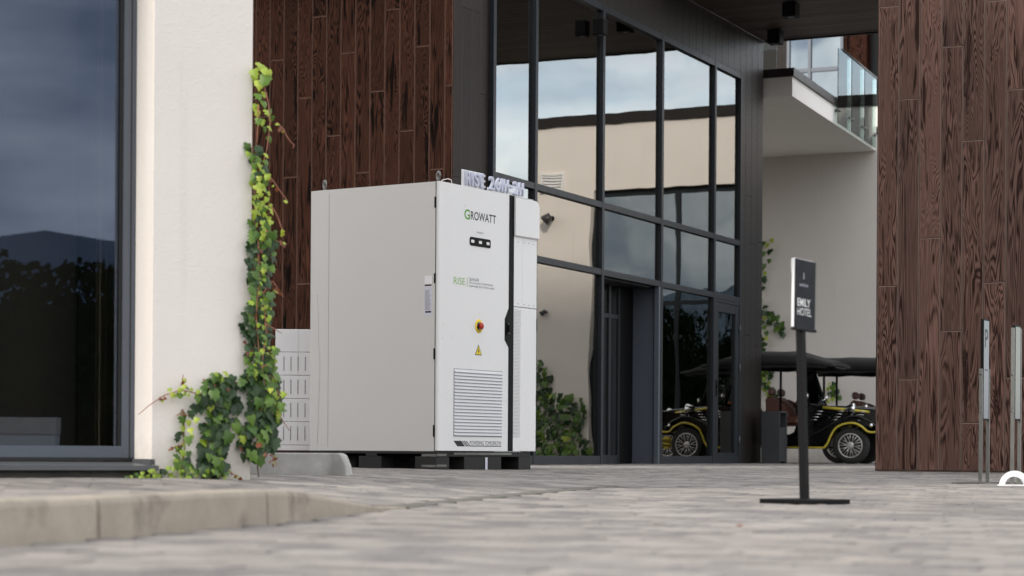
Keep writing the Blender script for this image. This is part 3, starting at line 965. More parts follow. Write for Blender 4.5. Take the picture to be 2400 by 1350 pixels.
# ------------------------------------------------------------------ left white building corner
lb = in_frame('white_building', 'white rendered building corner with large dark window on the left', 'building', LEFT)
HB = 9.0
sW = -LEFT.hit(1, 0.0, 357, 900).x          # pier width
rv = 0.296
m_ = MB(); m_.box(-sW, 0, 0, 1.2, -0.12, HB); m_.build('pier', M['render'], lb)
m_ = MB(); m_.box(-9, -sW-0.001, rv+.12, 1.2, 3.9, HB); m_.box(-9, -sW-.001, 0, rv+.118, 3.9, HB)
m_.build('wall', M['render'], lb)
m_ = MB(); m_.box(-9, 0, 1.2, 1.6, 3.9, HB); m_.box(-9, 0, 6.0, 6.4, -.1, HB); m_.box(-0.3, 0, 1.6, 6.0, -.1, HB); m_.box(-9, -.3, 1.6, 6.0, HB-.3, HB)
m_.build('rear_wall', M['render'], lb)
m_ = MB(); m_.box(-9, -sW-.001, rv+.06, 1.2, -.12, 0.085); m_.box(-9,-sW-.001, 0.02, rv+.058, -.12, 0.045); m_.build('plinth', M['sand'], lb)
wy = rv + 0.0
def lx(px, y): return LEFT.hit(1, wy, px, y).x
xg = lx(276, 900); xf1 = lx(283, 900)
zsill = LEFT.hit(1, wy, 200, 1072).z; zgl = LEFT.hit(1, wy, 200, 1045).z
win = MB(); win.m = 0
win.box(xf1, -sW-.002, wy-.03, wy+.07, zsill, 3.9)
win.box(-8, xf1, wy-.028, wy+.07, zsill, zgl)
wo_ = win.build('window_frame', M['frame2'], lb)
MB().box(xg, xf1-.0005, wy-.012, wy+.06, zgl+.0005, 3.9).build('gasket', M['frame_black'], wo_)
MB().box(-8, xg, wy+.004, wy+.010, zgl+.001, 3.9).build('pane', M['glass_big'], wo_)
MB().box(lx(299,900), lx(299,900)+.004, wy-.034, wy-.0301, zsill, 3.9).build('frame_groove', M['frame_black'], wo_)
MB().box(-8, -sW-.002, wy-.031, wy+.07, zsill-.018, zsill-.0005).build('drip_rail', M['frame_black'], wo_)
# sill
zs1 = LEFT.hit(1, -0.05, 200, 1091).z; zs0 = LEFT.hit(1, -0.05, 200, 1102).z
sl_ = MB(); sl_.prism([(wy+.02, zsill-.020), (-0.05, zs1), (-0.05, zs0), (-0.046, zs0), (-0.046, zs1-.004), (wy+.02, zsill-.026)], -8, -sW+.02, 'yz')
sl_.build('sill', M['sillm'], lb)
MB().box(-sW-.012, -sW+.018, 0.0, rv*.95, zs1+.004, zsill-.006).build('sill_end_cap', M['sillm'], lb)
# room behind the glass
rm = MB(); rm.box(-9, -.35, 1.6, 5.95, 0.0, .05); rm.box(-9,-.35, 5.9, 5.99, 0, 3.9); rm.box(-.36, -.305, 1.25, 5.95, 0, 3.9); rm.box(-.36, -.305, 1.61, 5.95, 3.9, 8.6); rm.box(-sW-.012, -sW-.003, wy+.08, 1.19, .09, 3.89); rm.box(-sW-.012, -.31, 1.205, 1.245, .02, 3.89)
rm.build('room', M['interior'], lb)
cu = MB(); pts = []
x0c, x1c = lx(262, 900)-.0, lx(228, 900)
nfold = 60; a_ = []
cxa = LEFT.hit(1, .47, 224, 900).x; cxb = min(LEFT.hit(1, .47, 284, 900).x, -sW-.03)
for i in range(nfold+1):
    t = i/nfold; a_.append((cxa+(cxb-cxa)*t, 0.47 + 0.018*math.sin(t*26)))
vs = [(x, y, 0.06) for x, y in a_] + [(x, y, 3.9) for x, y in a_]
cu.add(vs, [(i, i+1, nfold+2+i, nfold+1+i) for i in range(nfold)], True)
cur = tag(cu.build('curtain', M['curtain'], None, LEFT.o), 'beige curtain hanging behind the right edge of the large left window', 'curtain')
cur.rotation_euler = (0, 0, LEFT.ang)

# ------------------------------------------------------------------ hotel building
hot = in_frame('hotel_building', 'dark hotel entrance front with brown timber wall and tall mirror windows', 'building', HOTEL)
CZ = 6.66
def ha(x, y=700): return HOTEL.hit(1, 0.0, x, y).x
def plank(parent, mat, ax, c0, c1, z0, z1, depth, gap=0.005, face=0.0):
    """a vertical board; ax 'x': wall facing -x spanning y c0..c1; ax 'y': wall facing -y spanning x"""
    w_ = c1-c0-gap; cx = (c0+c1)/2; cz = (z0+z1)/2; h = (z1-z0-gap)
    m = MB()
    if ax == 'x':
        m.bbox(0, depth, -w_/2, w_/2, -h/2, h/2, 0.0052); l_ = (face, cx, cz)
    else:
        m.bbox(-w_/2, w_/2, 0, depth, -h/2, h/2, 0.003); l_ = (cx, face, cz)
    for i_ in range(6, 26): m.mi[i_] = 1
    m.build('plank', [mat, M['wood_side_edge'] if mat is M['wood_side'] else M['batten_dark'] if mat is M['wood_dark'] else M['batten']], parent, l_)
# timber wall facing the viewer: x=0, y from 0 to ~6
ncol = 26
bwid = 0.1925
m_ = MB(); m_.box(0.024, 0.30, 0.024, 6.2, 0, 7.6); m_.build('wall', M['batten_dark'], hot)
# measured board end joints (height in the photo at the given column, from the right)
jt = {0:[(1040,201)], 1:[(1010,397)], 2:[(978,109)], 3:[(940,307)], 4:[(905,23)], 5:[(868,215)], 6:[(835,405)], 7:[(799,125)], 8:[(762,319)], 9:[(728,41)], 10:[(692,231)], 11:[(655,417)], 12:[(625,143)]}
rj = random.Random(11)
for i in range(ncol):
    y0 = 0.0 + i*bwid - (0.095 if i else 0.0); y1 = y0 + bwid - (0 if i else 0.095)
    if i == 0: y0, y1 = 0.0, 0.0975
    js = []
    if i in jt:
        px_, py_ = jt[i][0]; z = HOTEL.hit(0, 0.0, px_, py_).z
        js = [z, z-2.15, z+2.15, z-4.3, z+4.3]
    else: z = rj.uniform(1, 3); js = [z, z+2.15, z+4.3, z-2.15]
    js = sorted([q for q in js if 0.15 < q < 7.4])
    ed = [0.02] + js + [7.6]
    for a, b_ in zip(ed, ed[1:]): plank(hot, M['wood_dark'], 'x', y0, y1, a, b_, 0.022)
# return strip along the glazed front
a0 = ha(1147)
m_ = MB(); m_.box(0.302, a0-.002, 0.024, 0.30, 0, CZ-.01); m_.build('return_wall', M['frame_black'], hot)
nb = 4
for i in range(nb):
    x0 = 0.0 + (a0-.03)*i/nb + .001; x1 = (a0-.03)*(i+1)/nb
    z = rj.uniform(4.2, 5.6) if i != 1 else HOTEL.hit(1, 0, 1090, 18).z
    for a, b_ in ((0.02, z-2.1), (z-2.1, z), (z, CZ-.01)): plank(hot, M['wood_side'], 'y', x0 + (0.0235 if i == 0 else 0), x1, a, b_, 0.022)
# glazing grid
cols = [ha(1147), ha(1246), ha(1404), ha(1543), ha(1667), ha(1728)]
zt1 = HOTEL.hit(1, 0, 1247, 437).z; zt2 = HOTEL.hit(1, 0, 1600, 678).z; ztop = HOTEL.hit(1, 0, 1545, 88).z
FW = 0.075; PR = -0.055
def bar(name, x0, x1, z0, z1, parent=hot, mat='frame', y0=PR, y1=0.05):
    return MB().bbox(x0, x1, y0, y1, z0, z1, 0.003).build(name, M[mat], parent)
fr_ = None
for i, cx in enumerate(cols):
    bar('mullion', cx-FW/2, cx+FW/2, 0.0, ztop+.04)
rows = [0.09, zt2, zt1, ztop]
for i in range(5):
    x0, x1 = cols[i]+FW/2, cols[i+1]-FW/2
    for z in (zt2, zt1, ztop):
        bar('transom', x0, x1, z-.04, z+.04, y0=PR+.004)
    if i != 2: bar('bottom_rail', x0, x1, 0.0, 0.11, y0=PR+.006)
    zr = [0.11, zt2-.04], [zt2+.04, zt1-.04], [zt1+.04, ztop-.04]
    for k, (za, zb_) in enumerate(zr):
        if k == 0 and i in (2, 4): continue
        m = MB(); m.box(-(x1-x0)/2, (x1-x0)/2, -0.006, 0.006, -(zb_-za)/2, (zb_-za)/2)
        m.build('window_pane', M['glass_front'], hot, ((x0+x1)/2, 0.0, (za+zb_)/2))
# entrance recess in the third bay
rx0, rx1 = cols[2]+FW/2, cols[3]-FW/2
RD = 0.36
MB().box(rx1-.004, rx1+.02, 0.052, RD, 0, zt2-.041).build('recess_side', M['frame2'], hot)
bar('recess_post', rx1-.06, rx1-.0045, 0.0, zt2-.041, mat='frame2', y0=-0.05, y1=0.02)
MB().box(rx0, rx1-.005, 0.052, RD+.05, zt2-.06, zt2-.041).build('recess_ceiling', M['frame_black'], hot)
xm1 = HOTEL.hit(1, RD, 1430, 800).x; xm2 = HOTEL.hit(1, RD, 1452, 800).x
ent = MB(); ent.bbox(xm2+.02, rx1-.006, RD, RD+.06, 0.0, zt2-.0605, .003); ent.build('entrance_panel', M['blackm'], hot)
ed = MB()
for a, b_ in ((rx0-.2, rx0-.12), (xm1-.04, xm1+.03), (xm2-.03, xm2+.02)): ed.bbox(a, b_, RD, RD+.05, 0, zt2-.0605, .003)
ed.bbox(rx0-.12, xm2-.03, RD+.004, RD+.05, 0.0, .12, .003); ed.bbox(rx0-.12, xm2-.03, RD+.004, RD+.05, 1.98, 2.04, .003)
edo = ed.build('entrance_door', M['frame'], hot)
MB().box(rx0-.12, xm2-.03, RD+.02, RD+.03, .121, zt2-.065).build('door_pane', M['glass_front'], edo)
# side door in the last bay
dx0, dx1 = cols[4]+FW/2, cols[5]-FW/2
dz = zt2-.041
d_ = MB()
d_.bbox(dx0+.004, dx0+.16, -.045, .02, .03, dz-.05, .003); d_.bbox(dx1-.16, dx1-.004, -.045, .02, .03, dz-.05, .003)
d_.bbox(dx0+.162, dx1-.162, -.044, .02, dz-.19, dz-.05, .003); d_.bbox(dx0+.162, dx1-.162, -.044, .02, .03, .16, .003)
do = d_.build('door', M['frame'], hot)
MB().box(dx0+.16, dx1-.16, -.012, -.002, .16, dz-.19).build('pane', M['glass_front'], do)
hd = MB(); zh = 1.12; hd.bbox(dx0+.05, dx0+.09, -.06, -.045, zh-.12, zh+.12, .003); hd.tube([(dx0+.07,-.058,zh+.03),(dx0+.07,-.11,zh+.03),(dx0+.20,-.11,zh+.03)], .011, 8); hd.build('handle', M['black'], do)
MB().bbox(dx0, dx1, -.05, .02, dz-.048, dz, .003).build('door_head', M['frame'], hot)
for zh in (.35, 1.45, 2.05): MB().tube([(dx1-.002,-.062,zh-.06),(dx1-.002,-.062,zh+.06)], .011, 8).build('hinge', M['frame2'], do)
# panelling above and beyond the glazing
pe = HOTEL.hit(1, 0.0, 1785, 600).x
m_ = MB(); m_.box(a0, pe-.02, 0.075, .4, ztop+.041, CZ-.002); m_.box(cols[5]+FW/2, pe-.022, .024, .4, 0, ztop+.04); m_.build('facade_backing', M['frame_black'], hot)
np_ = 36; x0 = a0+.001; k = 0
xs_ = [cols[5]+FW/2+.002 + (pe-cols[5]-FW/2-.002)*i/4 for i in range(5)]
for i in range(4):
    js = sorted([rj.uniform(1.2, 2.4), rj.uniform(3.4, 4.6)])
    ed_ = [0.0] + js + [CZ-.005]
    for a, b_ in zip(ed_, ed_[1:]): 
        m = MB(); m.bbox(-(xs_[i+1]-xs_[i]-.006)/2, (xs_[i+1]-xs_[i]-.006)/2, -.01, .022, -(b_-a-.005)/2, (b_-a-.005)/2, .002)
        m.build('facade_panel', M['panel'], hot, ((xs_[i]+xs_[i+1])/2, 0, (a+b_)/2))
wp = (xs_[1]-xs_[0]); n_ = int((cols[5]+FW/2 - a0)/wp)
for i in range(n_):
    xa = cols[5]+FW/2 - (i+1)*wp; m = MB(); m.bbox(-(wp-.006)/2, (wp-.006)/2, -.01, .072, -(CZ-.005-ztop-.042)/2, (CZ-.005-ztop-.042)/2, .002)
    m.build('facade_panel', M['panel'], hot, (xa+wp/2, 0, (CZ-.005+ztop+.042)/2))
m_ = MB(); m_.box(pe-.018, pe, .026, 7, 0, CZ-.002); m_.build('end_wall', M['panel'], hot)
# interior
m_ = MB(); m_.box(.31, pe-.03, .5, 7, -.02, .03); m_.build('interior_floor', M['interfloor'], hot)
m_ = MB(); m_.box(.31, pe-.03, 6.9, 7, .03, 6.4); m_.box(.31, pe-.03, .5, 6.9, 6.4, 6.5); m_.box(pe-.1, pe-.03, .5, 6.9, .03, 6.4); m_.box(.31, .4, .45, 6.9, .03, 6.4)
for xx in (3.2, 6.6): m_.box(xx, xx+.4, 3.0, 3.4, .03, 6.4)
m_.build('interior_wall', M['interior'], hot)
# round pendant lamps in the lobby
for k, (xx, yy, zz_, rr_) in enumerate(((7.2,1.6,2.35,.32),(7.9,2.4,2.15,.26),(7.5,1.2,2.02,.24))):
    p = HOTEL.wor((xx, yy, zz_))
    t = thing('pendant_lamp', ['wide black pendant lamp hanging highest behind the lower lobby glass', 'mid sized black pendant lamp hanging deeper in the lobby', 'small black pendant lamp hanging lowest behind the lobby glass'][k], 'pendant lamp', p, 0, 'round pendant lamps in the lobby')
    MB().lathe([(0.02,.10),(rr_*.5,.08),(rr_,.02),(rr_,0),(rr_*.9,0),(rr_*.5,.05),(0.0,.06)], 24, 'z').build('lamp_shade', M['blackm'], t)
    MB().tube([(0,0,.1),(0,0,6.4-zz_)], .006, 6).build('cord', M['blackm'], t)

# canopy
can = in_frame('entrance_canopy', 'flat dark boarded canopy roof over the hotel driveway', 'canopy', HOTEL)
cx0, cx1, cy0, cy1 = 6.0, pe+.0, -6.2, -.012
m_ = MB(); m_.box(cx0, cx1, cy0, cy1, CZ+.022, CZ+.5); m_.build('roof_slab', M['blackm'], can)
nbd = int((cx1-cx0)/.2); bw_ = (cx1-cx0)/nbd
for i in range(nbd):
    ys_ = [cy0, rj.uniform(cy0+.8, -4.2), rj.uniform(-3.5,-.8), cy1]
    for a, b_ in zip(ys_, ys_[1:]):
        m = MB(); m.bbox(-(bw_-.006)/2, (bw_-.006)/2, -.01, .018, -(b_-a-.005)/2, (b_-a-.005)/2, .002)
        o = m.build('soffit_board', M['ceil'], can, (cx0+bw_*(i+.5), (a+b_)/2, CZ+.010))
        o.rotation_euler = (R(-90), 0, 0)
m_ = MB(); m_.box(cx1+.001, cx1+.03, cy0, cy1, CZ-.03, CZ+.55); m_.build('fascia', M['panel'], can)
ev = MB(); ev.box(-1.7, .3, .03, 6.2, CZ-.25, CZ+.4); ev.build('shade_overhang', M['panel'], hot)  # unseen overhang, added to shade the timber wall below
# ceiling lamps
for k, (px_, py_) in enumerate(((1853.5, 39), (1817.5, 102))):
    q = HOTEL.hit(2, CZ-.22, px_, py_)
    p = HOTEL.wor((q.x, q.y, CZ))
    t = thing('ceiling_lamp', ['black cube downlight on the soffit, the one cut by the top of the picture', 'black cube downlight on the soffit nearer to the dark pier'][k], 'ceiling lamp', p, HOTEL.ang, 'cube downlights under the canopy')
    MB().bbox(-.10, .10, -.10, .10, -.23, -.02, .006).build('lamp_body', M['blackm'], t)
    MB().box(-.05, .05, -.05, .05, -.02, 0).build('mount', M['blackm'], t)
    MB().lathe([(.05,-.2325),(.05,-.230)], 16, 'z').build('lens', M['inkgrey'], t)
# wall lamp box seen on the mullion side of the front
q = HOTEL.hit(1, -.05, 1393, 65)
t = thing('wall_lamp', 'small black lamp box fixed to the glazed front beneath the canopy', 'wall lamp', HOTEL.wor((q.x, -.056, q.z)), HOTEL.ang)
MB().bbox(-.07, .07, -.15, 0, -.10, .10, .006).build('lamp_body', M['blackm'], t)
MB().lathe([(.04,-.104),(.04,-.1005)], 12, 'z', (0,-.075,0)).build('lens', M['inkgrey'], t)

# ------------------------------------------------------------------ right timber wall
RA = HOTEL.loc((ray(2056, 800)*19.0).to_tuple())
RWx, RWy = RA.x, RA.y
rw = in_frame('timber_wall', 'brown brushed timber clad wall standing on the paving at the right edge', 'timber wall', HOTEL)
m_ = MB(); m_.box(RWx+.024, RWx+.55, RWy-3.2, RWy-.004, -.05, CZ-.01); m_.build('wall_core', M['batten'], rw)
bxs = [2056, 2104.5, 2153.5, 2204, 2254.5, 2305.5, 2357]
bys = [HOTEL.hit(0, RWx, x, 600).y for x in bxs]
while bys[-1] > RWy-3.1: bys.append(bys[-1]-0.2245)
jr = {0:(2080,15.5,670), 1:(2129,232,889), 2:(2179,558,None), 3:(2230,109,776), 4:(2280,329,991), 5:(2331,662,None), 6:(2380,209,886)}
for i, (ya_, yb_) in enumerate(zip(bys, bys[1:])):
    if i in jr: js = [HOTEL.hit(0, RWx, jr[i][0], q).z for q in jr[i][1:] if q]
    else: z = rj.uniform(.8, 2.2); js = [z, z+2.55]
    if i in jr and len(js) == 1: js = [js[0], js[0]+2.55]
    js = sorted(js); js = js + [q for q in [js[-1]+2.6] if q < CZ-.3]
    z0 = H(*HOTEL.wor((RWx, ya_, 0)).xy) + .012
    ed_ = [z0] + js + [CZ-.01]
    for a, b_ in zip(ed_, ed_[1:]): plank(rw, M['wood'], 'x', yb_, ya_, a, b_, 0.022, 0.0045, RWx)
m_ = MB(); m_.box(RWx+.023, RWx+.55, RWy-.003, RWy+.018, 0.0, CZ-.01); m_.build('side_cladding', M['wood'], rw)

# ------------------------------------------------------------------ white building at the back
WX = 17.0
bb = in_frame('courtyard_building', 'white rendered building behind the carts with balcony and upper glass storey', 'building', HOTEL)
yR = -HOTEL.hit(0, WX, 1243, 400).y; yW = -HOTEL.hit(0, WX, 1386, 600).y; 
ZW = 0.155 + 6.5
zwt = HOTEL.hit(0, WX, 1400, 447).z
m_ = MB()
m_.box(WX, WX+.4, yR, yW, -.1, ZW-.001)
m_.box(WX, WX+.4, -.9, 9, -.1, ZW-.001)
m_.box(WX, WX+.4, yW, -.9, zwt, ZW-.001)
m_.box(WX+.4, WX+9, yR, yR+.3, -.1, ZW-.001)
m_.build('wall', M['render'], bb)
m_ = MB(); m_.box(WX-.05, WX+.45, yR-.05, 9, ZW, ZW+.20); m_.box(WX+.45, WX+9, yR-.05, yR+.35, ZW, ZW+.20); m_.build('coping', M['panel'], bb)
m_ = MB(); wx0 = WX+.12
m_.box(wx0, wx0+.1, yW, yW+.1, 0, zwt); m_.box(wx0, wx0+.1, -1.0, -.9, 0, zwt); m_.box(wx0, wx0+.1, yW+.1, -1.0, zwt-.12, zwt); m_.box(wx0, wx0+.1, yW+.1, -1.0, 0, .1)
for f in (.36, .70): yy = yW + (-.9-yW)*f; m_.box(wx0, wx0+.1, yy-.04, yy+.04, .1, zwt-.12)
m_.box(wx0+.002, wx0+.098, yW+.1, -1.0, 3.05, 3.13)
wf = m_.build('window', M['frame'], bb)
MB().box(wx0+.03, wx0+.04, yW+.1, -1.0, .1, zwt-.12).build('pane', M['glass_far'], wf)
m_ = MB(); m_.box(WX+3.0, WX+3.1, yW-.5, 0, 0, zwt+.4); m_.build('room', M['interior'], bb)
# upper storey, set back
UX = 20.5
def uy(px): return HOTEL.hit(0, UX, px, 150).y
y1845, y1907, y1975, y2030, y2056 = uy(1845), uy(1908), uy(1977), uy(2031), uy(2070)
zu = 9.6
m_ = MB(); m_.box(UX, UX+.3, y1845+.001, 9, 5.9, zu); m_.build('upper_wall', M['wood_side'], bb)
m_ = MB(); m_.box(UX, UX+.3, y2030, y1975-.001, 5.9, zu); m_.build('upper_wall', M['wood_dark'], bb)
m_ = MB(); m_.box(UX+.3, UX+.5, y2056-.6, y2030-.001, 5.9, zu); m_.build('upper_wall', M['frame_black'], bb)
m_ = MB(); m_.box(UX-.3, UX+6, y2056-.6, 9, zu+.001, zu+.3); m_.build('roof', M['blackm'], bb)
m_ = MB()
for yy in (y1845, y1907+.12, y1975+.06): m_.box(UX-.04, UX+.08, yy-.06, yy, 5.9, zu)
zl = HOTEL.hit(0, UX, 1900, 165).z
m_.box(UX-.03, UX+.07, y1975, y1845-.06, zl-.04, zl+.04)
uf = m_.build('upper_window', M['frame2'], bb)
MB().box(UX+.01, UX+.02, y1975, y1845-.06, 5.9, zu).build('pane', M['glass_far'], uf)
MB().box(UX+2.6, UX+2.7, y1975-1, y1845+1, 5.9, zu).build('upper_room', M['interior'], bb)
# balcony
cA = HOTEL.hit(0, 10.75, 1857, 200); cB = HOTEL.hit(0, WX-.002, 2052, 340)
zsb = HOTEL.hit(0, 10.75, 1857, 225).z; zst = HOTEL.hit(0, 10.75, 1857, 179).z
bal = MB(); bal.prism([(10.75, cA.y), (WX-.002, cB.y), (WX-.002, 7), (10.75, 7)], zsb, zst, 'xy'); bo = bal.build('balcony', M['white_wash'], bb)
cp = MB(); cp.prism([(10.70, cA.y-.04), (WX-.002, cB.y-.04), (WX-.002, cB.y+.22), (10.98, cA.y+.24), (10.98, 7), (10.70, 7)], zst+.001, zst+.13, 'xy'); cp.build('balcony_coping', M['panel'], bo)
cp = MB(); cp.prism([(11.0, cA.y+.3), (WX-.01, cB.y+.3), (WX-.01, 7), (11.0, 7)], zst+.001, zst+.02, 'xy'); cp.build('balcony_deck', M['sillm'], bo)
# glass railing panels on the outer edge of the balcony
d_ = Vector((WX-10.75, cB.y-cA.y)); d_.normalize(); nrm = Vector((d_.y, -d_.x))
def on_edge(px):
    # point where the view through column px meets the balcony edge line
    o = HOTEL.loc(CAM); r_ = HOTEL.I.to_3x3() @ ray(px, 200)
    a = Vector((10.75, cA.y)); den = r_.x*d_.y - r_.y*d_.x
    t = ((a.x-o.x)*d_.y - (a.y-o.y)*d_.x)/den
    return Vector((o.x+r_.x*t, o.y+r_.y*t))
e0, e1 = on_edge(1953), on_edge(2045)
ng = 3
for i in range(ng):
    a = e0 + (e1-e0)*(i/ng) + d_*.02; b_ = e0 + (e1-e0)*((i+1)/ng) - d_*.02
    off = nrm*.07; t_ = nrm*.012
    m = MB(); m.prism([tuple(a+off), tuple(b_+off), tuple(b_+off+t_), tuple(a+off+t_)], zsb+.0, 7.08, 'xy'); gp = m.build('railing_pane', M['glass_clear'], bo)
    c2 = MB()
    for f in (.12, .88):
        q = a+(b_-a)*f
        c2.tube([(q.x, q.y, zst-.08), (q.x+nrm.x*.10, q.y+nrm.y*.10, zst-.08)], .03, 10)
    c2.build('glass_clamp', M['steel'], gp)
hr = MB(); a = e0+nrm*.076+d_*.3; b_ = e1+nrm*.076; hr.tube([(a.x, a.y, 7.10), (b_.x, b_.y, 7.10)], .022, 8); hr.build('handrail', M['frame'], bo)
# second row of glass on the near edge of the balcony
m = MB(); m.box(10.86, 10.872, cA.y+.3, 2.4, zst+.13, zst+1.15); m.build('railing_pane', M['glass_clear'], bo)
# vent and lamps on the white wall (seen mirrored in the glazed front)
def mir(px, py): q = HOTEL.hit(0, WX, px, py); return Vector((WX, -q.y, q.z))
q0 = mir(1270, 412); q1 = mir(1324, 447)
vt = thing('wall_vent', 'white louvred vent on the courtyard wall, seen mirrored in the glass', 'vent', HOTEL.wor((WX, (q0.y+q1.y)/2, (q0.z+q1.z)/2)), HOTEL.ang)
hw_, hh_ = abs(q0.y-q1.y)/2, abs(q0.z-q1.z)/2+.03
fm = MB(); fm.box(-.05, 0, -hw_, -hw_*.82, -hh_, hh_); fm.box(-.05, 0, hw_*.82, hw_, -hh_, hh_); fm.box(-.05, 0, -hw_*.82, hw_*.82, hh_*.82, hh_); fm.box(-.05, 0, -hw_*.82, hw_*.82, -hh_, -hh_*.82); fm.build('vent_frame', M['whitepl'], vt)
for k in range(5):
    z = -hh_*.7 + k*hh_*.32
    MB().prism([(-.045, z), (-.005, z+.04), (-.005, z+.055), (-.045, z+.015)], -hw_*.82, hw_*.82, 'yz') if False else None
    m = MB(); m.prism([(-.045, z), (-.005, z+.05), (-.005, z+.06), (-.045, z+.012)], -hw_*.81, hw_*.81, 'xz'); 
    m.build('slat', M['whitepl'], vt)
for k, (px_, py_, s_) in enumerate(((1300, 512, 1.0), (1282, 734, .55))):
    q = mir(px_, py_)
    t = thing('spotlight', ['larger dark spotlight on the courtyard wall, seen mirrored in the glass', 'smaller dark spotlight low on the courtyard wall, seen mirrored in the glass'][k], 'spotlight', HOTEL.wor(q), HOTEL.ang)
    MB().lathe([(.05*s_, 0), (.05*s_, -.04*s_)], 14, 'x').build('mount', M['blackm'], t)
    MB().tube([(-.03*s_,0,0),(-.14*s_,0,.02),(-.16*s_,-.04*s_,0)], .02*s_, 8).build('arm', M['blackm'], t)
    MB().tube([(-.16*s_,0.02,.04*s_),(-.20*s_,-.12*s_,-.08*s_)], [.07*s_, .10*s_], 14).build('lamp_head', M['bin'], t)

# ------------------------------------------------------------------ ivy
def leaf_mesh(mat, v):
    rnd = random.Random(v*13+5)
    pts = [(0,0),(.30,-.10),(.50,.12),(.34,.34),(.42,.62),(.20,.66),(0,1.0),(-.20,.66),(-.42,.62),(-.34,.34),(-.50,.12),(-.30,-.10)]
    if v % 3 == 1: pts = [(0,0),(.26,-.14),(.44,.02),(.40,.30),(.30,.50),(.14,.72),(0,.95),(-.14,.72),(-.30,.50),(-.40,.30),(-.44,.02),(-.26,-.14)]
    pts = [(x*(1+rnd.uniform(-.1,.1)), y*(1+rnd.uniform(-.06,.06))) for x, y in pts]
    vs = [(0, .38, .07)]
    for x, y in pts: vs.append((x, y, -0.42*abs(x)**1.3 - .16*max(0, y-.5)**1.2 + rnd.uniform(-.03,.03)))
    n = len(pts)
    fs = [(0, 1+i, 1+(i+1) % n) for i in range(n)]
    mb = MB(); mb.add(vs, fs, True)
    return mb.mesh('leaf', mat)
LV = {k: [leaf_mesh(M['leaf_'+k], v) for v in range(3)] for k in ('dark', 'mid', 'light', 'red')}

def in_poly(p, poly):
    c = False; n = len(poly)
    for i in range(n):
        a, b_ = poly[i], poly[i-1]
        if (a[1] > p[1]) != (b_[1] > p[1]) and p[0] < (b_[0]-a[0])*(p[1]-a[1])/(b_[1]-a[1])+a[0]: c = not c
    return c

def orient(nrm, down):
    """leaf frame: tip (+y) along 'down', face (+z) along nrm"""
    z = nrm.normalized(); y = (down - z*down.dot(z)).normalized(); x = y.cross(z)
    return Matrix((x, y, z)).transposed().to_4x4()

def ivy(thing_o, regions, plane, nrm_w, depth, seed, limit=300, size=(.05,.095), spacing=.036, org=Vector((0,0,0))):
    """regions: (outline, colour weights). plane(x, y) -> world point on the wall"""
    rnd = random.Random(seed)
    L_ = []
    for poly, wts, sz, sp in regions:
        x0 = min(p[0] for p in poly); x1 = max(p[0] for p in poly); y0 = min(p[1] for p in poly); y1 = max(p[1] for p in poly)
        acc = []
        for _ in range(6000):
            x, y = rnd.uniform(x0, x1), rnd.uniform(y0, y1)
            if not in_poly((x, y), poly): continue
            p = plane(x, y)
            if any((p-q).length < sp*.78 for q in acc): continue
            acc.append(p)
            k = rnd.choices(('dark','mid','light','red'), wts)[0]
            s = rnd.uniform(*sz)
            if k == 'light': s *= .75
            if k == 'red': s *= .55
            sp_ = 1
            off = rnd.random()
            if k == 'dark': off *= .6
            L_.append((p + nrm_w*(.012+depth*off), k, s, off))
    L_.sort(key=lambda t: -t[2]*(0.6+t[3]))
    out = MB(); idx = {'dark':0,'mid':1,'light':2,'red':3}
    for i, (p, k, s, off) in enumerate(L_):
        nn_ = (nrm_w*1.0 + Vector((rnd.uniform(-.55,.55), rnd.uniform(-.55,.55), rnd.uniform(-.1,.75))))
        dn = Vector((rnd.uniform(-.6,.6), rnd.uniform(-.3,.3), -1))
        Mx = Matrix.Translation(p-org) @ orient(nn_, dn) @ Matrix.Scale(s, 4) @ Matrix.Translation((0,-.3,0))
        me = rnd.choice(LV[k])
        if i < limit:
            o = bpy.data.objects.new('leaf', me); COL.objects.link(o); o.parent = thing_o; o.matrix_local = Mx
        else:
            out.m = idx[k]
            out.add([Mx @ v.co for v in me.vertices], [tuple(q.vertices) for q in me.polygons], True)
    if out.v:
        o = out.build('leaves', [M['leaf_dark'], M['leaf_mid'], M['leaf_light'], M['leaf_red']], thing_o); o['kind'] = 'stuff'

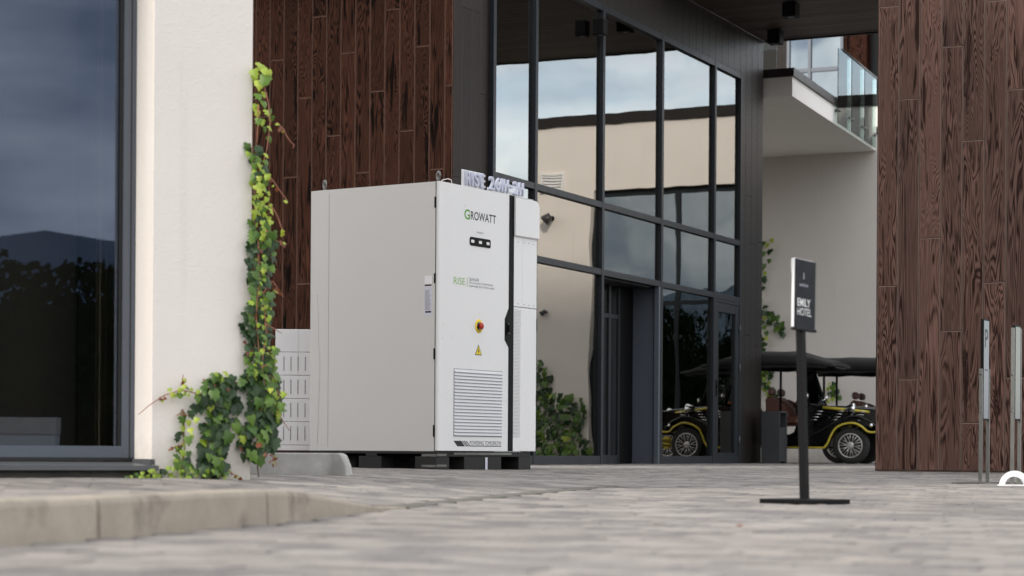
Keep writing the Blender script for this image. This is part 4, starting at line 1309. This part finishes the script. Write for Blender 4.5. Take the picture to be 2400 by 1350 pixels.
nL = (LEFT.M.to_3x3() @ Vector((0,-1,0)))
pl = lambda x, y: LEFT.M @ LEFT.hit(1, 0.0, x, y)
iv = thing('ivy', 'climbing ivy with dark and yellow green leaves on the corner of the white pier', 'ivy', (0,0,0))
D4, Mx4, L4 = (.62,.30,.05,.03), (.25,.45,.30,.0), (.02,.26,.72,.0)
big, mid_, sml = (.046,.080), (.036,.060), (.027,.045)
regs = [
 ([(588,158),(612,156),(624,178),(616,198),(592,198)], L4, (.06,.08), .036),
 ([(590,200),(620,215),(616,250),(590,258)], L4, (.048,.07), .046),
 ([(590,248),(626,262),(636,288),(616,308),(592,288)], L4, mid_, .044),
 ([(612,305),(634,310),(624,350),(612,345)], L4, (.036,.05), .07),
 ([(576,342),(604,352),(618,392),(610,418),(588,430),(574,380)], Mx4, mid_, .032),
 ([(586,420),(614,418),(622,470),(630,520),(618,560),(590,560),(582,500)], L4, mid_, .030),
 ([(582,540),(630,545),(638,590),(632,640),(612,690),(580,690),(574,600)], D4, mid_, .031),
 ([(594,600),(610,602),(614,680),(598,690)], L4, sml, .034),
 ([(578,680),(628,690),(630,770),(636,850),(636,870),(572,870),(566,760)], D4, mid_, .029),
 ([(600,700),(616,704),(622,760),(608,770),(600,740)], L4, sml, .034),
 ([(578,820),(598,822),(602,880),(584,886)], L4, sml, .036),
 ([(608,790),(632,800),(638,850),(622,850)], L4, sml, .036),
 ([(572,870),(640,868),(648,930),(648,1000),(630,1050),(600,1078),(562,1072),(556,1040),(572,1000),(582,940)], D4, big, .029),
 ([(630,890),(646,900),(652,975),(646,985),(634,940)], L4, mid_, .034),
 ([(470,888),(505,882),(545,888),(580,885),(590,905),(540,918),(470,918)], D4, mid_, .031),
 ([(386,914),(420,904),(466,920),(466,934),(430,926),(390,928)], L4, sml, .032),
 ([(498,876),(518,876),(522,892),(504,894)], L4, mid_, .036),
 ([(480,918),(540,918),(548,940),(520,965),(500,975),(486,960)], D4, big, .034),
 ([(545,925),(556,940),(556,965),(542,958)], D4, big, .04),
 ([(446,935),(478,930),(476,958),(448,962)], D4, big, .036),
 ([(424,962),(450,955),(448,985),(438,1000),(438,1035),(412,1056),(410,1030),(420,995)], Mx4, mid_, .036),
 ([(490,965),(526,960),(528,1000),(524,1060),(514,1112),(470,1112),(462,1060),(470,1010)], D4, big, .032),
 ([(404,1056),(440,1056),(452,1095),(430,1108),(400,1095)], Mx4, mid_, .036),
 ([(536,985),(566,992),(560,1012),(540,1006)], D4, big, .045),
 ([(284,1112),(330,1099),(400,1094),(470,1100),(520,1108),(520,1120),(400,1121),(284,1120)], L4, sml, .027),
 ([(600,1040),(624,1042),(626,1080),(606,1080)], (.1,.2,.3,.4), mid_, .038),
]
ivy(iv, regs, pl, nL, .085, 21, 298)
# stems and trailing shoots
def shoot(pts, r=.004, lift=.05, mat='stem'):
    ps = [pl(x, y) + nL*lift for x, y in pts]
    # smooth
    out = []
    for a, b_ in zip(ps, ps[1:]):
        for t in range(3): out.append(a.lerp(b_, t/3) + Vector((random.uniform(-1,1),0,random.uniform(-1,1)))*.002)
    out.append(ps[-1])
    MB().tube(out, [r*(1-.6*i/len(out)) for i in range(len(out))], 5).build('stem', M[mat], iv)
for pts in ([(610,205),(622,250),(625,290),(618,345),(606,390)], [(640,290),(655,305),(668,330),(680,343),(678,350)], [(600,400),(620,410),(640,440),(660,468),(664,476),(660,480)],
            [(625,480),(640,505),(655,545),(655,552)], [(614,540),(630,560),(655,575),(664,574)], [(606,690),(630,660),(652,690),(655,698)], [(598,250),(596,300),(592,345)],
            [(470,925),(420,915),(380,925),(350,945),(325,965),(316,972)], [(424,905),(420,890),(421,878)], [(520,1095),(535,1108),(550,1122)], [(440,975),(415,970),(404,976)],
            [(428,1035),(408,1048),(390,1052)], [(640,950),(652,985),(670,1010)], [(610,700),(616,780),(606,850),(612,905)], [(596,560),(600,640),(592,740),(600,840)],
            [(622,1085),(632,1075),(640,1090)], [(612,760),(630,770),(652,782)], [(605,880),(640,905),(648,940)]):
    shoot(pts)
for pts in ([(600,900),(606,980),(598,1060),(603,1118)], [(500,900),(495,1000),(500,1118)], [(590,895),(530,900),(480,910)], [(425,960),(430,1050),(420,1112)], [(588,345),(596,480),(590,600)], [(600,880),(590,700),(596,600)]):
    shoot(pts, .007, .02, 'stem_brown')
# small withered leaves along the trailing shoots
rz_ = random.Random(4)
for pts in ([(640,290),(680,345)], [(605,400),(664,476)], [(625,480),(655,550)], [(616,545),(660,575)], [(620,660),(652,695)], [(350,945),(400,920)], [(420,880),(424,905)], [(390,1050),(410,1045)], [(530,1100),(550,1118)], [(640,1060),(632,1090)]):
    for k in range(6):
        t = rz_.random(); x = pts[0][0]+(pts[1][0]-pts[0][0])*t; y = pts[0][1]+(pts[1][1]-pts[0][1])*t
        p = pl(x+rz_.uniform(-3,3), y+rz_.uniform(-3,3)) + nL*.055
        me = rz_.choice(LV['red' if rz_.random() < .6 else 'light'])
        o = bpy.data.objects.new('withered_leaf', me); COL.objects.link(o); o.parent = iv
        o.matrix_local = Matrix.Translation(p) @ orient(nL+Vector((rz_.uniform(-.8,.8),0,rz_.uniform(-.8,.8))), Vector((rz_.uniform(-1,1),0,-1))) @ Matrix.Scale(rz_.uniform(.016,.028), 4)
# ivy on the courtyard wall
nW = HOTEL.M.to_3x3() @ Vector((-1,0,0))
plW = lambda x, y: HOTEL.M @ HOTEL.hit(0, WX, x, y)
iv2 = thing('ivy', 'thin ivy strands climbing the courtyard wall beside the dark pier', 'ivy', (0,0,0))
regs2 = [([(1770,560),(1800,575),(1812,562),(1806,600),(1796,640),(1790,700),(1770,700)], Mx4, (.10,.16), .14),
         ([(1770,700),(1792,705),(1800,730),(1825,740),(1842,770),(1836,785),(1815,760),(1800,755),(1802,790),(1790,830),(1770,830)], D4, (.11,.17), .10),
         ([(1770,830),(1800,840),(1812,870),(1800,905),(1826,925),(1815,935),(1790,915),(1770,960)], Mx4, (.11,.18), .10),
         ([(1940,900),(1962,898),(1970,935),(1945,945)], Mx4, (.10,.16), .10)]
ivy(iv2, regs2, plW, nW, .14, 5, 250)
plV = lambda x, y: HOTEL.M @ mir(x, y)
iv3 = thing('ivy', 'dense ivy mound on the courtyard wall, mirrored in the lower entrance glass', 'ivy', (0,0,0))
regs3 = [([(1235,845),(1262,840),(1290,870),(1292,930),(1320,925),(1365,935),(1375,980),(1360,1020),(1388,1040),(1390,1082),(1235,1082)], (.55,.43,.02,0), (.11,.18), .10)]
ivy(iv3, regs3, plV, nW, .30, 6, 280)

# ------------------------------------------------------------------ vintage electric cart
def arc(cx, cz, r, a0, a1, n):
    return [(cx+r*math.cos(R(a0+(a1-a0)*i/n)), cz+r*math.sin(R(a0+(a1-a0)*i/n))) for i in range(n+1)]
def make_cart():
    """x forward, near side at y=-hw, origin on the ground under the front axle"""
    hw = .62
    t = thing('vintage_cart', 'black vintage style electric cart with yellow trim in front of the white wall', 'electric cart')
    # tub: side outline of the body
    body = [(-2.9,.27),(-.42,.27),(-.34,.40),(-.27,.53),(-.12,.62),(.05,.635),(.25,.60),(.62,.55),(.62,.80),(.55,.83),(-.48,.90),(-.66,.93),(-.80,.92),(-.86,.72),(-.93,.50),(-1.0,.46),(-1.45,.46),(-1.5,.80),(-2.1,.80),(-2.15,.46),(-2.9,.46)]
    MB().prism(body, -hw*.72, hw*.72).build('body', M['carblack'], t)
    # bonnet, narrowing to the grille
    bn = MB()
    secs = [(-.62,.48,.60,.93),(-.2,.46,.60,.925),(.2,.43,.60,.90),(.45,.36,.60,.88),(.62,.30,.60,.86)]
    vs = []; m = 9
    for (x, w_, z0, z1) in secs:
        for k in range(m):
            a = math.pi*k/(m-1); vs.append((x, -w_*math.cos(a)*(1 if 0 < k < m-1 else 1), z0 if k in (0, m-1) else z0+(z1-z0)*min(1, .82+.18*math.sin(a)) ))
    fs_ = [(i*m+k, i*m+k+1, (i+1)*m+k+1, (i+1)*m+k) for i in range(len(secs)-1) for k in range(m-1)]
    bn.add(vs, fs_, True); bn.f += [list(range(m)), [(len(secs)-1)*m+k for k in range(m)]]; bn.sm += [False]*2; bn.mi += [0]*2
    bo_ = bn.build('bonnet', M['carblack'], t)
    for s in (-1, 1):
        b_ = MB(); b_.tube([(-.46, s*.492, .885), (-.2, s*.477, .86), (.2, s*.447, .82), (.45, s*.377, .797), (.62, s*.317, .785)], .022, 8); b_.build('bonnet_trim', M['trim'], bo_)
    # bonnet side louvres
    for s in (-1,):
        for gx in (-.62, -.28, .05):
            for k in range(4):
                x = gx + .03*k; z = .68+.045*k - (0 if gx < 0 else .01)
                y = -(.47 if gx < -.4 else .455 if gx < 0 else .437) - .012
                MB().tube([(x-.05, y-.001, z), (x-.02, y-.018, z+.012), (x+.05, y-.018, z+.012), (x+.08, y-.001, z+.004)], .008, 6).build('louvre', M['chrome'], t)
    # side panel carrying the louvres
    MB().prism([(-.80,.55),(-.60,.58),(-.60,.90),(-.80,.92)], -.485, -.44).build('side_panel', M['carblack'], t)
    # fenders (near and far), swept, with trim
    fpts = [(-1.05,.264),(-.40,.264),(-.345,.34),(-.30,.446),(-.226,.565),(-.09,.635),(.06,.648),(.18,.60),(.267,.527),(.345,.505),(.44,.52)]
    def cr_(pts, k=4):
        o = []
        for i in range(len(pts)-1):
            p0, p1, p2, p3 = pts[max(0,i-1)], pts[i], pts[i+1], pts[min(len(pts)-1,i+2)]
            for j in range(k):
                u = j/k
                o.append(tuple(.5*((2*b)+(-a+c)*u+(2*a-5*b+4*c-d)*u*u+(-a+3*b-3*c+d)*u**3) for a, b, c, d in zip(p0, p1, p2, p3)))
        return o + [pts[-1]]
    fpts = [fpts[0]] + cr_(fpts[1:])
    for s in (-1, 1):
        f_ = MB(); vs = []; wprof = [(0.0, -.018), (.02, 0.0), (.14, .035), (.30, .055)]
        for (x, z) in fpts:
            for (dy, dz_) in wprof: vs.append((x, s*(hw-dy), z+dz_))
            vs.append((x, s*(hw-.30), z-.02))
            vs.append((x, s*hw, z-.03))
        m = 6; n = len(fpts)
        f_.add(vs, [(i*m+k, i*m+(k+1) % m, (i+1)*m+(k+1) % m, (i+1)*m+k) for i in range(n-1) for k in range(m)], True)
        fo = f_.build('fender', M['carblack'], t)
        MB().tube([(x, s*(hw+.004), z-.012) for x, z in fpts], .017, 8).build('fender_trim', M['trim'], fo)
        # sweeping crease from the bonnet to the running board
        MB().tube([(-1.05, s*(hw-.03), .37), (-.75, s*(hw-.06), .42), (-.5, s*(hw-.07), .50), (-.25, s*(hw-.1), .66), (-.05, s*(hw-.12), .735), (.12, s*(hw-.12), .745), (.3, s*(hw-.12), .66), (.42, s*(hw-.12), .56)], .022, 8).build('fender_crease', M['carblack'], fo)
        sk = MB(); sk.prism([(-1.05,.28),(-.40,.28),(-.30,.46),(-.2,.60),(-.05,.66),(.12,.66),(.1,.70),(-.1,.72),(-.3,.62),(-.5,.48),(-.8,.40),(-1.05,.37)], s*(hw-.31), s*(hw-.02)); sk.build('fender_skirt', M['carblack'], fo)
        # running board
        MB().bbox(-2.2, -1.05, s*(hw-.30), s*hw, .245, .285, .01).build('running_board', M['carblack'], t)
        MB().tube([(-2.2, s*(hw+.004), .262), (-1.05, s*(hw+.004), .262)], .017, 8).build('sill_trim', M['trim'], t)
    # wheels
    def wheel(x, s):
        wmb = MB(); y = s*(hw-.13)
        wmb.lathe([(.19,-.085),(.25,-.095),(.28,-.07),(.287,-.03),(.287,.03),(.28,.07),(.25,.095),(.19,.085)], 36, 'y', (x, y, .287))
        wo2 = wmb.build('wheel', M['rubber'], t)
        r_ = MB()
        o = -1 if s < 0 else 1
        r_.lathe([(.195, o*.06),(.195, o*.088),(.178, o*.090),(.172, o*.06)], 36, 'y', (x, y, .287))
        for k in range(20):
            a = 2*math.pi*k/20; a2 = a + (0.22 if k % 2 else -0.22)
            p0 = (x+.05*math.cos(a2), y+o*.078, .287+.05*math.sin(a2)); p1 = (x+.176*math.cos(a), y+o*.080, .287+.176*math.sin(a))
            r_.tube([p0, p1], .0085, 6)
        r_.lathe([(.062, o*.05),(.062, o*.084),(.05, o*.088),(0, o*.089)], 20, 'y', (x, y, .287))
        r_.build('rim', M['alloy'], wo2)
        rb = MB(); rb.lathe([(.172, o*.02),(0, o*.021)], 24, 'y', (x, y, .287)); rb.build('brake_disc', M['rubber'], wo2)
        nb_ = MB()
        for k in range(5):
            a = 2*math.pi*k/5; nb_.lathe([(.008, o*.089),(.008, o*.096)], 8, 'y', (x+.035*math.cos(a), y, .287+.035*math.sin(a)))
        nb_.build('wheel_nuts', M['chrome'], wo2)
    for x in (0, -2.25):
        for s in (-1, 1): wheel(x, s)
    MB().tube([(0,-hw+.2,.287),(0,hw-.2,.287)], .035, 8).build('axle', M['rubber'], t)
    # nose: grille, bumper, headlights
    g_ = MB(); g_.bbox(.60, .66, -.22, .22, .42, .86, .03); go_ = g_.build('grille_shell', M['chrome'], t)
    for k in range(7): MB().box(.662, .668, -.17+.055*k, -.15+.055*k, .46, .82).build('grille_bar', M['black'], go_)
    bm_ = MB(); bm_.tube([(.50,-.60,.36),(.72,-.52,.36),(.80,-.3,.36),(.82,0,.36),(.80,.3,.36),(.72,.52,.36),(.50,.60,.36)], .035, 8); bm_.tube([(.52,-.58,.28),(.72,-.50,.28),(.80,0,.28),(.72,.50,.28),(.52,.58,.28)], .025, 8)
    for s in (-1, 1): bm_.bbox(.76, .86, s*.40-.04, s*.40+.04, .22, .44, .01)
    bm_.build('bumper', M['trim'], t)
    for s in (-1, 1):
        h_ = MB(); h_.lathe([(0,-.13),(.05,-.11),(.085,-.03),(.092,0),(.092,.02),(.08,.03),(0,.035)], 20, 'x', (.02, s*.47, .86)); h_.tube([(.0,s*.47,.78),(.0,s*.46,.70)], .02, 8)
        h_.build('headlight', M['chrome'], t)
        MB().lathe([(.03,-.05),(.035,0),(0,.01)], 12, 'x', (.34, s*.55, .60)).build('indicator', M['chrome'], t)
    # windscreen
    x0_, z0_, x1_, z1_ = -.66, .93, -.86, 1.50
    ws = MB()
    for s in (-1, 1): ws.tube([(x0_, s*.58, z0_), (x1_, s*.58, z1_)], .024, 8)
    ws.tube([(x0_, -.58, z0_), (x0_, .58, z0_)], .024, 8); ws.tube([(x1_, -.58, z1_), (x1_, .58, z1_)], .02, 8)
    wso = ws.build('windscreen_frame', M['black'], t)
    gl = MB(); gl.add([(x0_,-.565,z0_+.02),(x0_,.565,z0_+.02),(x1_,.565,z1_-.02),(x1_,-.565,z1_-.02),(x0_+.005,-.565,z0_+.02),(x0_+.005,.565,z0_+.02),(x1_+.005,.565,z1_-.02),(x1_+.005,-.565,z1_-.02)], [(0,1,2,3),(7,6,5,4),(0,3,7,4),(1,5,6,2),(3,2,6,7),(0,4,5,1)])
    gl.build('windscreen', M['glass_screen'], wso)
    MB().tube([(-.64,.1,.96),(-.71,.28,1.12)], .006, 6).build('wiper', M['black'], wso)
    for s in (-1, 1):
        m_ = MB(); m_.tube([(-.70,s*.52,1.02),(-.66,s*.60,1.06)], .008, 6); m_.lathe([(0,-.02),(.05,-.015),(.055,0),(0,.004)], 14, 'x', (-.66, s*.66, 1.06)); m_.build('side_mirror', M['chrome'], t)
    MB().bbox(-.80,-.70,-.56,-.50,.94,.98,.01).build('side_indicator', M['orange'], t)
    # dashboard, steering wheel
    MB().bbox(-.90,-.70,-.50,.50,.78,.94,.03).build('dashboard', M['blackm'], t)
    sw = MB(); cc = Vector((-1.0,.25,1.02)); ax = Vector((-.8,0,.6)).normalized(); u_ = Vector((0,1,0)); v_ = ax.cross(u_)
    sw.tube([cc+(u_*math.cos(a)+v_*math.sin(a))*.17 for a in [2*math.pi*i/20 for i in range(20)]], .012, 6, closed=True); sw.tube([cc, (-.82,.25,.88)], .018, 6); sw.build('steering_wheel', M['black'], t)
    # seats, two rows
    for xb in (-1.32, -2.0):
        for s in (-1, 1):
            st = MB(); st.bbox(xb, xb+.50, s*.30-.26, s*.30+.26, .60, .74, .05); so = st.build('seat', M['leather'], t)
            bk = MB(); pts_ = [(xb+.02,.72)] + [(xb-.02,.85),(xb-.05,1.0),(xb-.02,1.04),(xb+.06,1.035),(xb+.16,.99),(xb+.26,.90),(xb+.32,.80),(xb+.34,.72)]
            for yy in (-.27, .20): bk.prism(pts_, s*.30+yy, s*.30+yy+.07)
            bk.bbox(xb-.07, xb+.05, s*.30-.20, s*.30+.20, .70, 1.06, .04)
            bk.build('backrest', M['leather'], so)
            MB().bbox(xb-.06, xb+.03, s*.30-.12, s*.30+.12, 1.08, 1.20, .03).build('headrest', M['leather'], so)
    # roof on posts, with rolled up side curtains
    for (x, zz_) in ((-1.12, .75), (-2.5, .46)):
        for s in (-1, 1): MB().tube([(x, s*.56, zz_), (x, s*.56, 1.64)], .02, 8).build('roof_post', M['black'], t)
    for s in (-1, 1): MB().tube([(x1_, s*.50, z1_), (-.84, s*.54, 1.62)], .018, 8).build('roof_post', M['black'], t)
    rf = MB(); n = 14; vs = []
    for i in range(n+1):
        x = -2.9 + (2.62)*i/n
        for (y, z) in ((-.68,1.55),(-.66,1.69),(-.45,1.76),(0,1.80),(.45,1.76),(.66,1.69),(.68,1.55),(.60,1.57),(0,1.60),(-.60,1.57)):
            zz4 = 1.57+(z-1.57)*(1-.7*max(0,(i-10)/4)**1.3); vs.append((x, y, zz4 - .03*max(0,(i-11)/3) + .006*math.sin(i*1.9+y*3)))
    m = 10
    rf.add(vs, [(i*m+k, i*m+(k+1)%m, (i+1)*m+(k+1)%m, (i+1)*m+k) for i in range(n) for k in range(m)], True)
    rf.f += [list(range(m)), [n*m+k for k in range(m)]]; rf.sm += [False]*2; rf.mi += [0]*2
    ro = rf.build('roof', M['canvas'], t)
    for s in (-1, 1):
        cl_ = MB(); cl_.tube([(-2.85+.19*i, s*.64, 1.53+.008*math.sin(i*2.3)) for i in range(14)], [.030+.006*math.sin(i*1.7) for i in range(14)], 8); cl_.build('rolled_curtain', M['canvas'], ro)
    MB().tube([(-.30,-.60,1.56),(-.31,-.2,1.52),(-.31,.2,1.52),(-.30,.6,1.56)], .022, 8).build('front_flap', M['canvas'], ro)
    return t
cart = make_cart()
wc = HOTEL.wor((11.38, -1.33, 0))
cart.location = (wc.x, wc.y, 0.0); cart.rotation_euler = (0, 0, R(-22))
cart['label'] = 'nearer black vintage style cart with yellow trim, brown seats and silver front wheel'
cart['group'] = 'black vintage carts by the white wall'
c2 = copy_tree(cart)
c2.location = (wc.x+2.3, wc.y+1.7, 0.0); c2.rotation_euler = (0, 0, R(-20))
c2['label'] = 'farther black vintage style cart mostly hidden behind the nearer one'

# ------------------------------------------------------------------ litter bin
q = HOTEL.wor((9.95, -.30, 0)); qq = ray(1827, 1088)*31.6
hb = HOTEL.loc((qq.x, qq.y, 0))
bn_ = thing('litter_bin', 'dark grey steel litter bin standing against the dark pier', 'litter bin', (qq.x, qq.y, 0), HOTEL.ang)
m_ = MB(); m_.bbox(0.0, .02, 0, .30, 0.0, .80, .003); m_.bbox(0.021, .34, 0.01, .29, .03, .56, .004); m_.bbox(.34, .36, 0, .30, 0, .80, .003); m_.bbox(.021,.339,.27,.29,.561,.78,.003)
m_.build('bin_body', M['bin'], bn_)
MB().bbox(.005, .355, 0, .30, .785, .81, .003).build('bin_lid', M['bin'], bn_)
MB().box(.03, .33, .24, .265, .57, .77).build('bin_liner', M['blackm'], bn_)

# ------------------------------------------------------------------ hotel sign stand
sd_ = 9.75
sp = ray(1886, 1165)*sd_
sz = H(sp.x, sp.y)
ss = thing('sign_stand', 'black floor stand holding a dark hotel poster on the paving', 'sign stand', (sp.x, sp.y, sz), 0)
al = R(50); L1, W1 = .315, .29
e1_ = Vector((-math.cos(al), math.sin(al))); e2_ = Vector((math.sin(al), math.cos(al)))
c = Vector((0, 0)); cor = [c-e1_*L1/2-e2_*W1/2, c+e1_*L1/2-e2_*W1/2, c+e1_*L1/2+e2_*W1/2, c-e1_*L1/2+e2_*W1/2]
bs = MB(); bs.prism([tuple(p) for p in cor], 0.0, .022, 'xy'); bo = bs.build('base', M['blackm'], ss)
bvm = bo.modifiers.new('bevel', 'BEVEL'); bvm.width = .002; bvm.segments = 2
tilt = -.030
ptop = CAMZ + (HY-(770-4.5))/FPX*sd_ - sz
pp = MB(); hwp = .017
v8 = []
for zq in (.023, ptop):
    ox = tilt*zq*1.0
    for a in (0, 1, 2, 3):
        an = R(45+90*a+50); v8.append((ox+hwp*1.41*math.cos(an), hwp*1.41*math.sin(an), zq))
pp.add(v8, [(0,1,2,3),(4,5,6,7),(0,1,5,4),(1,2,6,5),(2,3,7,6),(3,0,4,7)]); pp.build('pole', M['blackm'], ss)
# poster panel, seen at a slant
pz1 = CAMZ + (HY-(610-4.5))/FPX*sd_ - sz
pdir = R(56)
pf_ = link('poster', None)
def poster():
    wP = .215; hP = pz1-ptop
    cxp = tilt*(ptop+hP/2)+.026
    Mp = Matrix.Translation((cxp, 0, ptop)) @ Matrix.Rotation(pdir, 4, 'Z') @ Matrix.Rotation(.02, 4, 'Y')
    def put(mb, name, mat, parent):
        o = mb.build(name, mat, parent); return o
    m = MB(); m.box(-wP/2, wP/2, 0.0, .006, 0.002, hP); o = m.build('poster', M['signface'], ss); o.matrix_local = Mp
    # curled sheets at the left edge
    for k in range(2):
        pg = MB(); vs = []; n = 8
        for i in range(n+1):
            t_ = i/n; bow = .010*(k+1)*math.sin(math.pi*t_*1.0)
            for u_ in (0, 1):
                vs.append((-wP/2-.001*k - (.002+.002*k)*u_ - (.010*u_ if t_ > .85 else 0) - bow*.1, .008+.003*k+.006*u_, hP*t_))
        pg.add(vs, [(2*i, 2*i+1, 2*i+3, 2*i+2) for i in range(n)], True)
        po = pg.build('paper_sheet', M['paper'], o)
    MB().box(-wP/2, wP/2-.01, .0065, .0085, 0.0, hP+.004).build('backing_card', M['paper'], o)
    MB().bbox(-wP/2-.005, wP/2+.005, -.008, .02, -.012, 0.0015, .002).build('holder_ledge', M['blackm'], o)
    def T(txt, x0, x1, z0, z1, bold, mat='paper'): text_fit('poster_lettering', txt, M[mat], o, x0, x1, z0, z1, -.0008, bold)
    z_ = lambda y: (768-y)/(768-610)*hP
    T('EMILY', -wP*.40, wP*.24, z_(718), z_(700), .012); T('HOTEL', -wP*.40, wP*.30, z_(739), z_(722), 0.0)
    T('HATCH', -wP*.30, wP*.10, z_(672), z_(666), 0.0, 'label')
    MB().box(-wP*.11, -wP*.09, -.001, 0, z_(655), z_(640)).build('poster_mark', M['label'], o)
bpy.data.objects.remove(pf_)
poster()

# ------------------------------------------------------------------ parking signs and white hoop
def park_sign(px, pybase, d, lab, pan0, pan1, top, p_text, refl):
    p = ray(px, pybase)*d; z = H(p.x, p.y)
    t = thing('parking_sign', lab, 'parking sign', (p.x, p.y, z), R(58), 'steel parking signs by the timber wall')
    ztop_ = CAMZ + (HY-(top-7))/FPX*d - z; zp0 = CAMZ + (HY-(pan0-7))/FPX*d - z; zps = CAMZ+(HY-(865-7))/FPX*d - z
    for s in (-1, 1):
        MB().bbox(s*.075-.008, s*.075+.008, -.012, .012, .006, zps if p_text else ztop_-.02, .002).build('post', M['steel'], t)
    pn = MB(); pn.bbox(-.060, .060, -.010, .010, zp0, ztop_, .003); po = pn.build('sign_frame', M['black'], t)
    MB().box(-.053, .053, -.0125, -.0101, zp0+.012, ztop_-.012).build('sign_plate', refl, po)
    for s in (-1, 1):
        for zc_ in (zp0+.06, zps-.04): MB().tube([(s*.09,0,zc_),(s*.058,0,zc_)], .006, 8).build('bolt', M['chrome'], t)
    MB().bbox(-.21, .21, -.16, .16, -.002, .006, .002).build('base_plate', M['steel'], t)
    if p_text:
        text_fit('sign_lettering', 'P', M['ink'], po, -.032, .032, ztop_-.20, ztop_-.07, -.0128, .01)
        MB().box(-.03, .03, -.0132, -.0126, ztop_-.36, ztop_-.35).build('sign_mark', M['inkgrey'], po)
    return t
m = Mat('mirror sign plate'); m.base((0.05,0.062,0.08,1)); m.set(Metallic=0.7, Roughness=0.2); M['plate'] = m.m
m = Mat('green glass plate'); m.base((0.016,0.03,0.012,1)); m.set(Metallic=0.1, Roughness=0.2); M['plate_green'] = m.m
park_sign(2306, 1130, 14.3, 'slim steel parking sign with a letter P on two posts by the timber wall', 985, 0, 748, True, M['plate'])
park_sign(2380, 1128, 14.1, 'green tinted slim parking sign without a letter near the white hoop', 985, 0, 762, False, M['plate_green'])
p = ray(2378, 1130)*13.6
hp = thing('white_hoop', 'low white half round double hoop on the paving at the right edge', 'bollard hoop', (p.x, p.y, H(p.x, p.y)), R(-12))
for k, (ro_, ri, yy) in enumerate(((.100,.070,0), (.082,.060,.10))):
    pts = arc(0, 0, ro_, 0, 180, 18) + arc(0, 0, ri, 180, 0, 18)
    MB().prism(pts, yy, yy+.03).build('hoop', M['whitepl'], hp)
MB().bbox(-.11, .16, -.02, .15, -.002, .006, .002).build('base_plate', M['whitepl'], hp)

# ------------------------------------------------------------------ fallen leaves
for k, (px_, py_) in enumerate(((1537, 1238), (1741, 1239))):
    d = 4800*.262/(py_-1059-3); p = ray(px_, py_)*d
    t = tag(link('fallen_leaf', LV['red'][0]), ['curled orange leaf lying on the paving, left of the two', 'small orange leaf lying on the paving below the sign stand'][k], 'leaf')
    t.location = (p.x, p.y, H(p.x, p.y)+.012); t.scale = (.035, .035, .035); t.rotation_euler = (0, 0.1, k*2.1)

# ------------------------------------------------------------------ surroundings seen only in the window reflections
def forest():
    rnd = random.Random(9); mb = MB()
    base = []
    for ring, (rad, hgt, cnt) in enumerate(((56, 3.4, 110), (72, 3.8, 130), (92, 3.8, 150), (112, 3.6, 170), (140, 3.6, 190))):
        for i in range(cnt):
            a = R(-200 + 195*i/cnt) + rnd.uniform(-.012,.012)   # behind and to the sides of the viewer
            rr_ = rad + rnd.uniform(-7, 7)
            x, y = rr_*math.cos(a), rr_*math.sin(a)
            if y > 18: continue
            h = hgt*rnd.uniform(.8, 1.08); wv = rnd.uniform(2.0, 3.2)
            zb_ = max(0, -.3 + .157*(rr_-50)) if rr_ < 92 else 6.6 + .09*(rr_-92)
            for k in range(120):
                u = rnd.uniform(-1,1); th = rnd.uniform(0, 2*math.pi); q = math.sqrt(1-u*u)
                f = rnd.uniform(.75, 1.05)
                c_ = Vector((x+wv*q*math.cos(th)*f, y+wv*q*math.sin(th)*f, zb_ + h*.52 + h*.48*u*f))
                s = rnd.uniform(.14, .34)
                n_ = Vector((rnd.uniform(-1,1), rnd.uniform(-1,1), rnd.uniform(-.4,1))).normalized(); t1 = n_.orthogonal().normalized()*s; t2 = n_.cross(t1.normalized())*s
                mb.add([c_+t1, c_+t2*.8, c_-t1*.9, c_-t2], [(0,1,2,3)])
    o = mb.build('woodland', M['forest']); tag(o, 'dark leafy woodland across the yard, mirrored in the windows', 'woodland', kind='stuff')
    # rising ground under the trees
    hb = MB(); vs = []; n = 90
    prof = [(50, -.3), (58, 1.6), (74, 4.4), (92, 6.6), (115, 8.6), (160, 12.5)]
    for i in range(n+1):
        a = R(-200 + 195*i/n)
        for (r_, z_) in prof: vs.append((r_*math.cos(a), r_*math.sin(a), z_ + (.5*math.sin(i*.9+r_) if r_ > 55 else 0)))
    m = len(prof)
    hb.add(vs, [(i*m+k, (i+1)*m+k, (i+1)*m+k+1, i*m+k+1) for i in range(n) for k in range(m-1)], True)
    tag(hb.build('hillside', M['forest']), kind='structure')
    mb = MB(); vs = []; n = 120
    for i in range(n+1):
        a = R(-200 + 195*i/n); h = 66 + 14*math.sin(i*.13+1) + 7*math.sin(i*.37) + 3*math.sin(i*1.7)
        vs += [(560*math.cos(a), 560*math.sin(a), -3), (700*math.cos(a), 700*math.sin(a), h), (860*math.cos(a), 860*math.sin(a), -3)]
    mb.add(vs, [(i*3+k, (i+1)*3+k, (i+1)*3+k+1, i*3+k+1) for i in range(n) for k in range(2)], True)
    tag(mb.build('hills', M['hill']), kind='structure')
forest()
# low white wall block mirrored in the left window
def mirror_left(px, py, d):
    v = LEFT.loc(tuple(CAM + ray(px, py)*d)); v.y = 2*rv - v.y
    return LEFT.wor(v)
a = mirror_left(4, 1045, 42); b_ = mirror_left(132, 1045, 42)
dd = (b_-a); ln = dd.length
hz = mirror_left(60, 977, 42).z
pw = thing('garden_wall', 'low white wall with beige top across the yard, mirrored in the left window', 'wall', (a.x, a.y, 0), math.atan2(dd.y, dd.x))
MB().box(0, ln, -.2, .2, -.1, hz*.58).build('wall_body', M['render'], pw)
MB().box(-.02, ln+.02, -.22, .22, hz*.58+.001, hz).build('wall_cap', M['curtain'], pw)
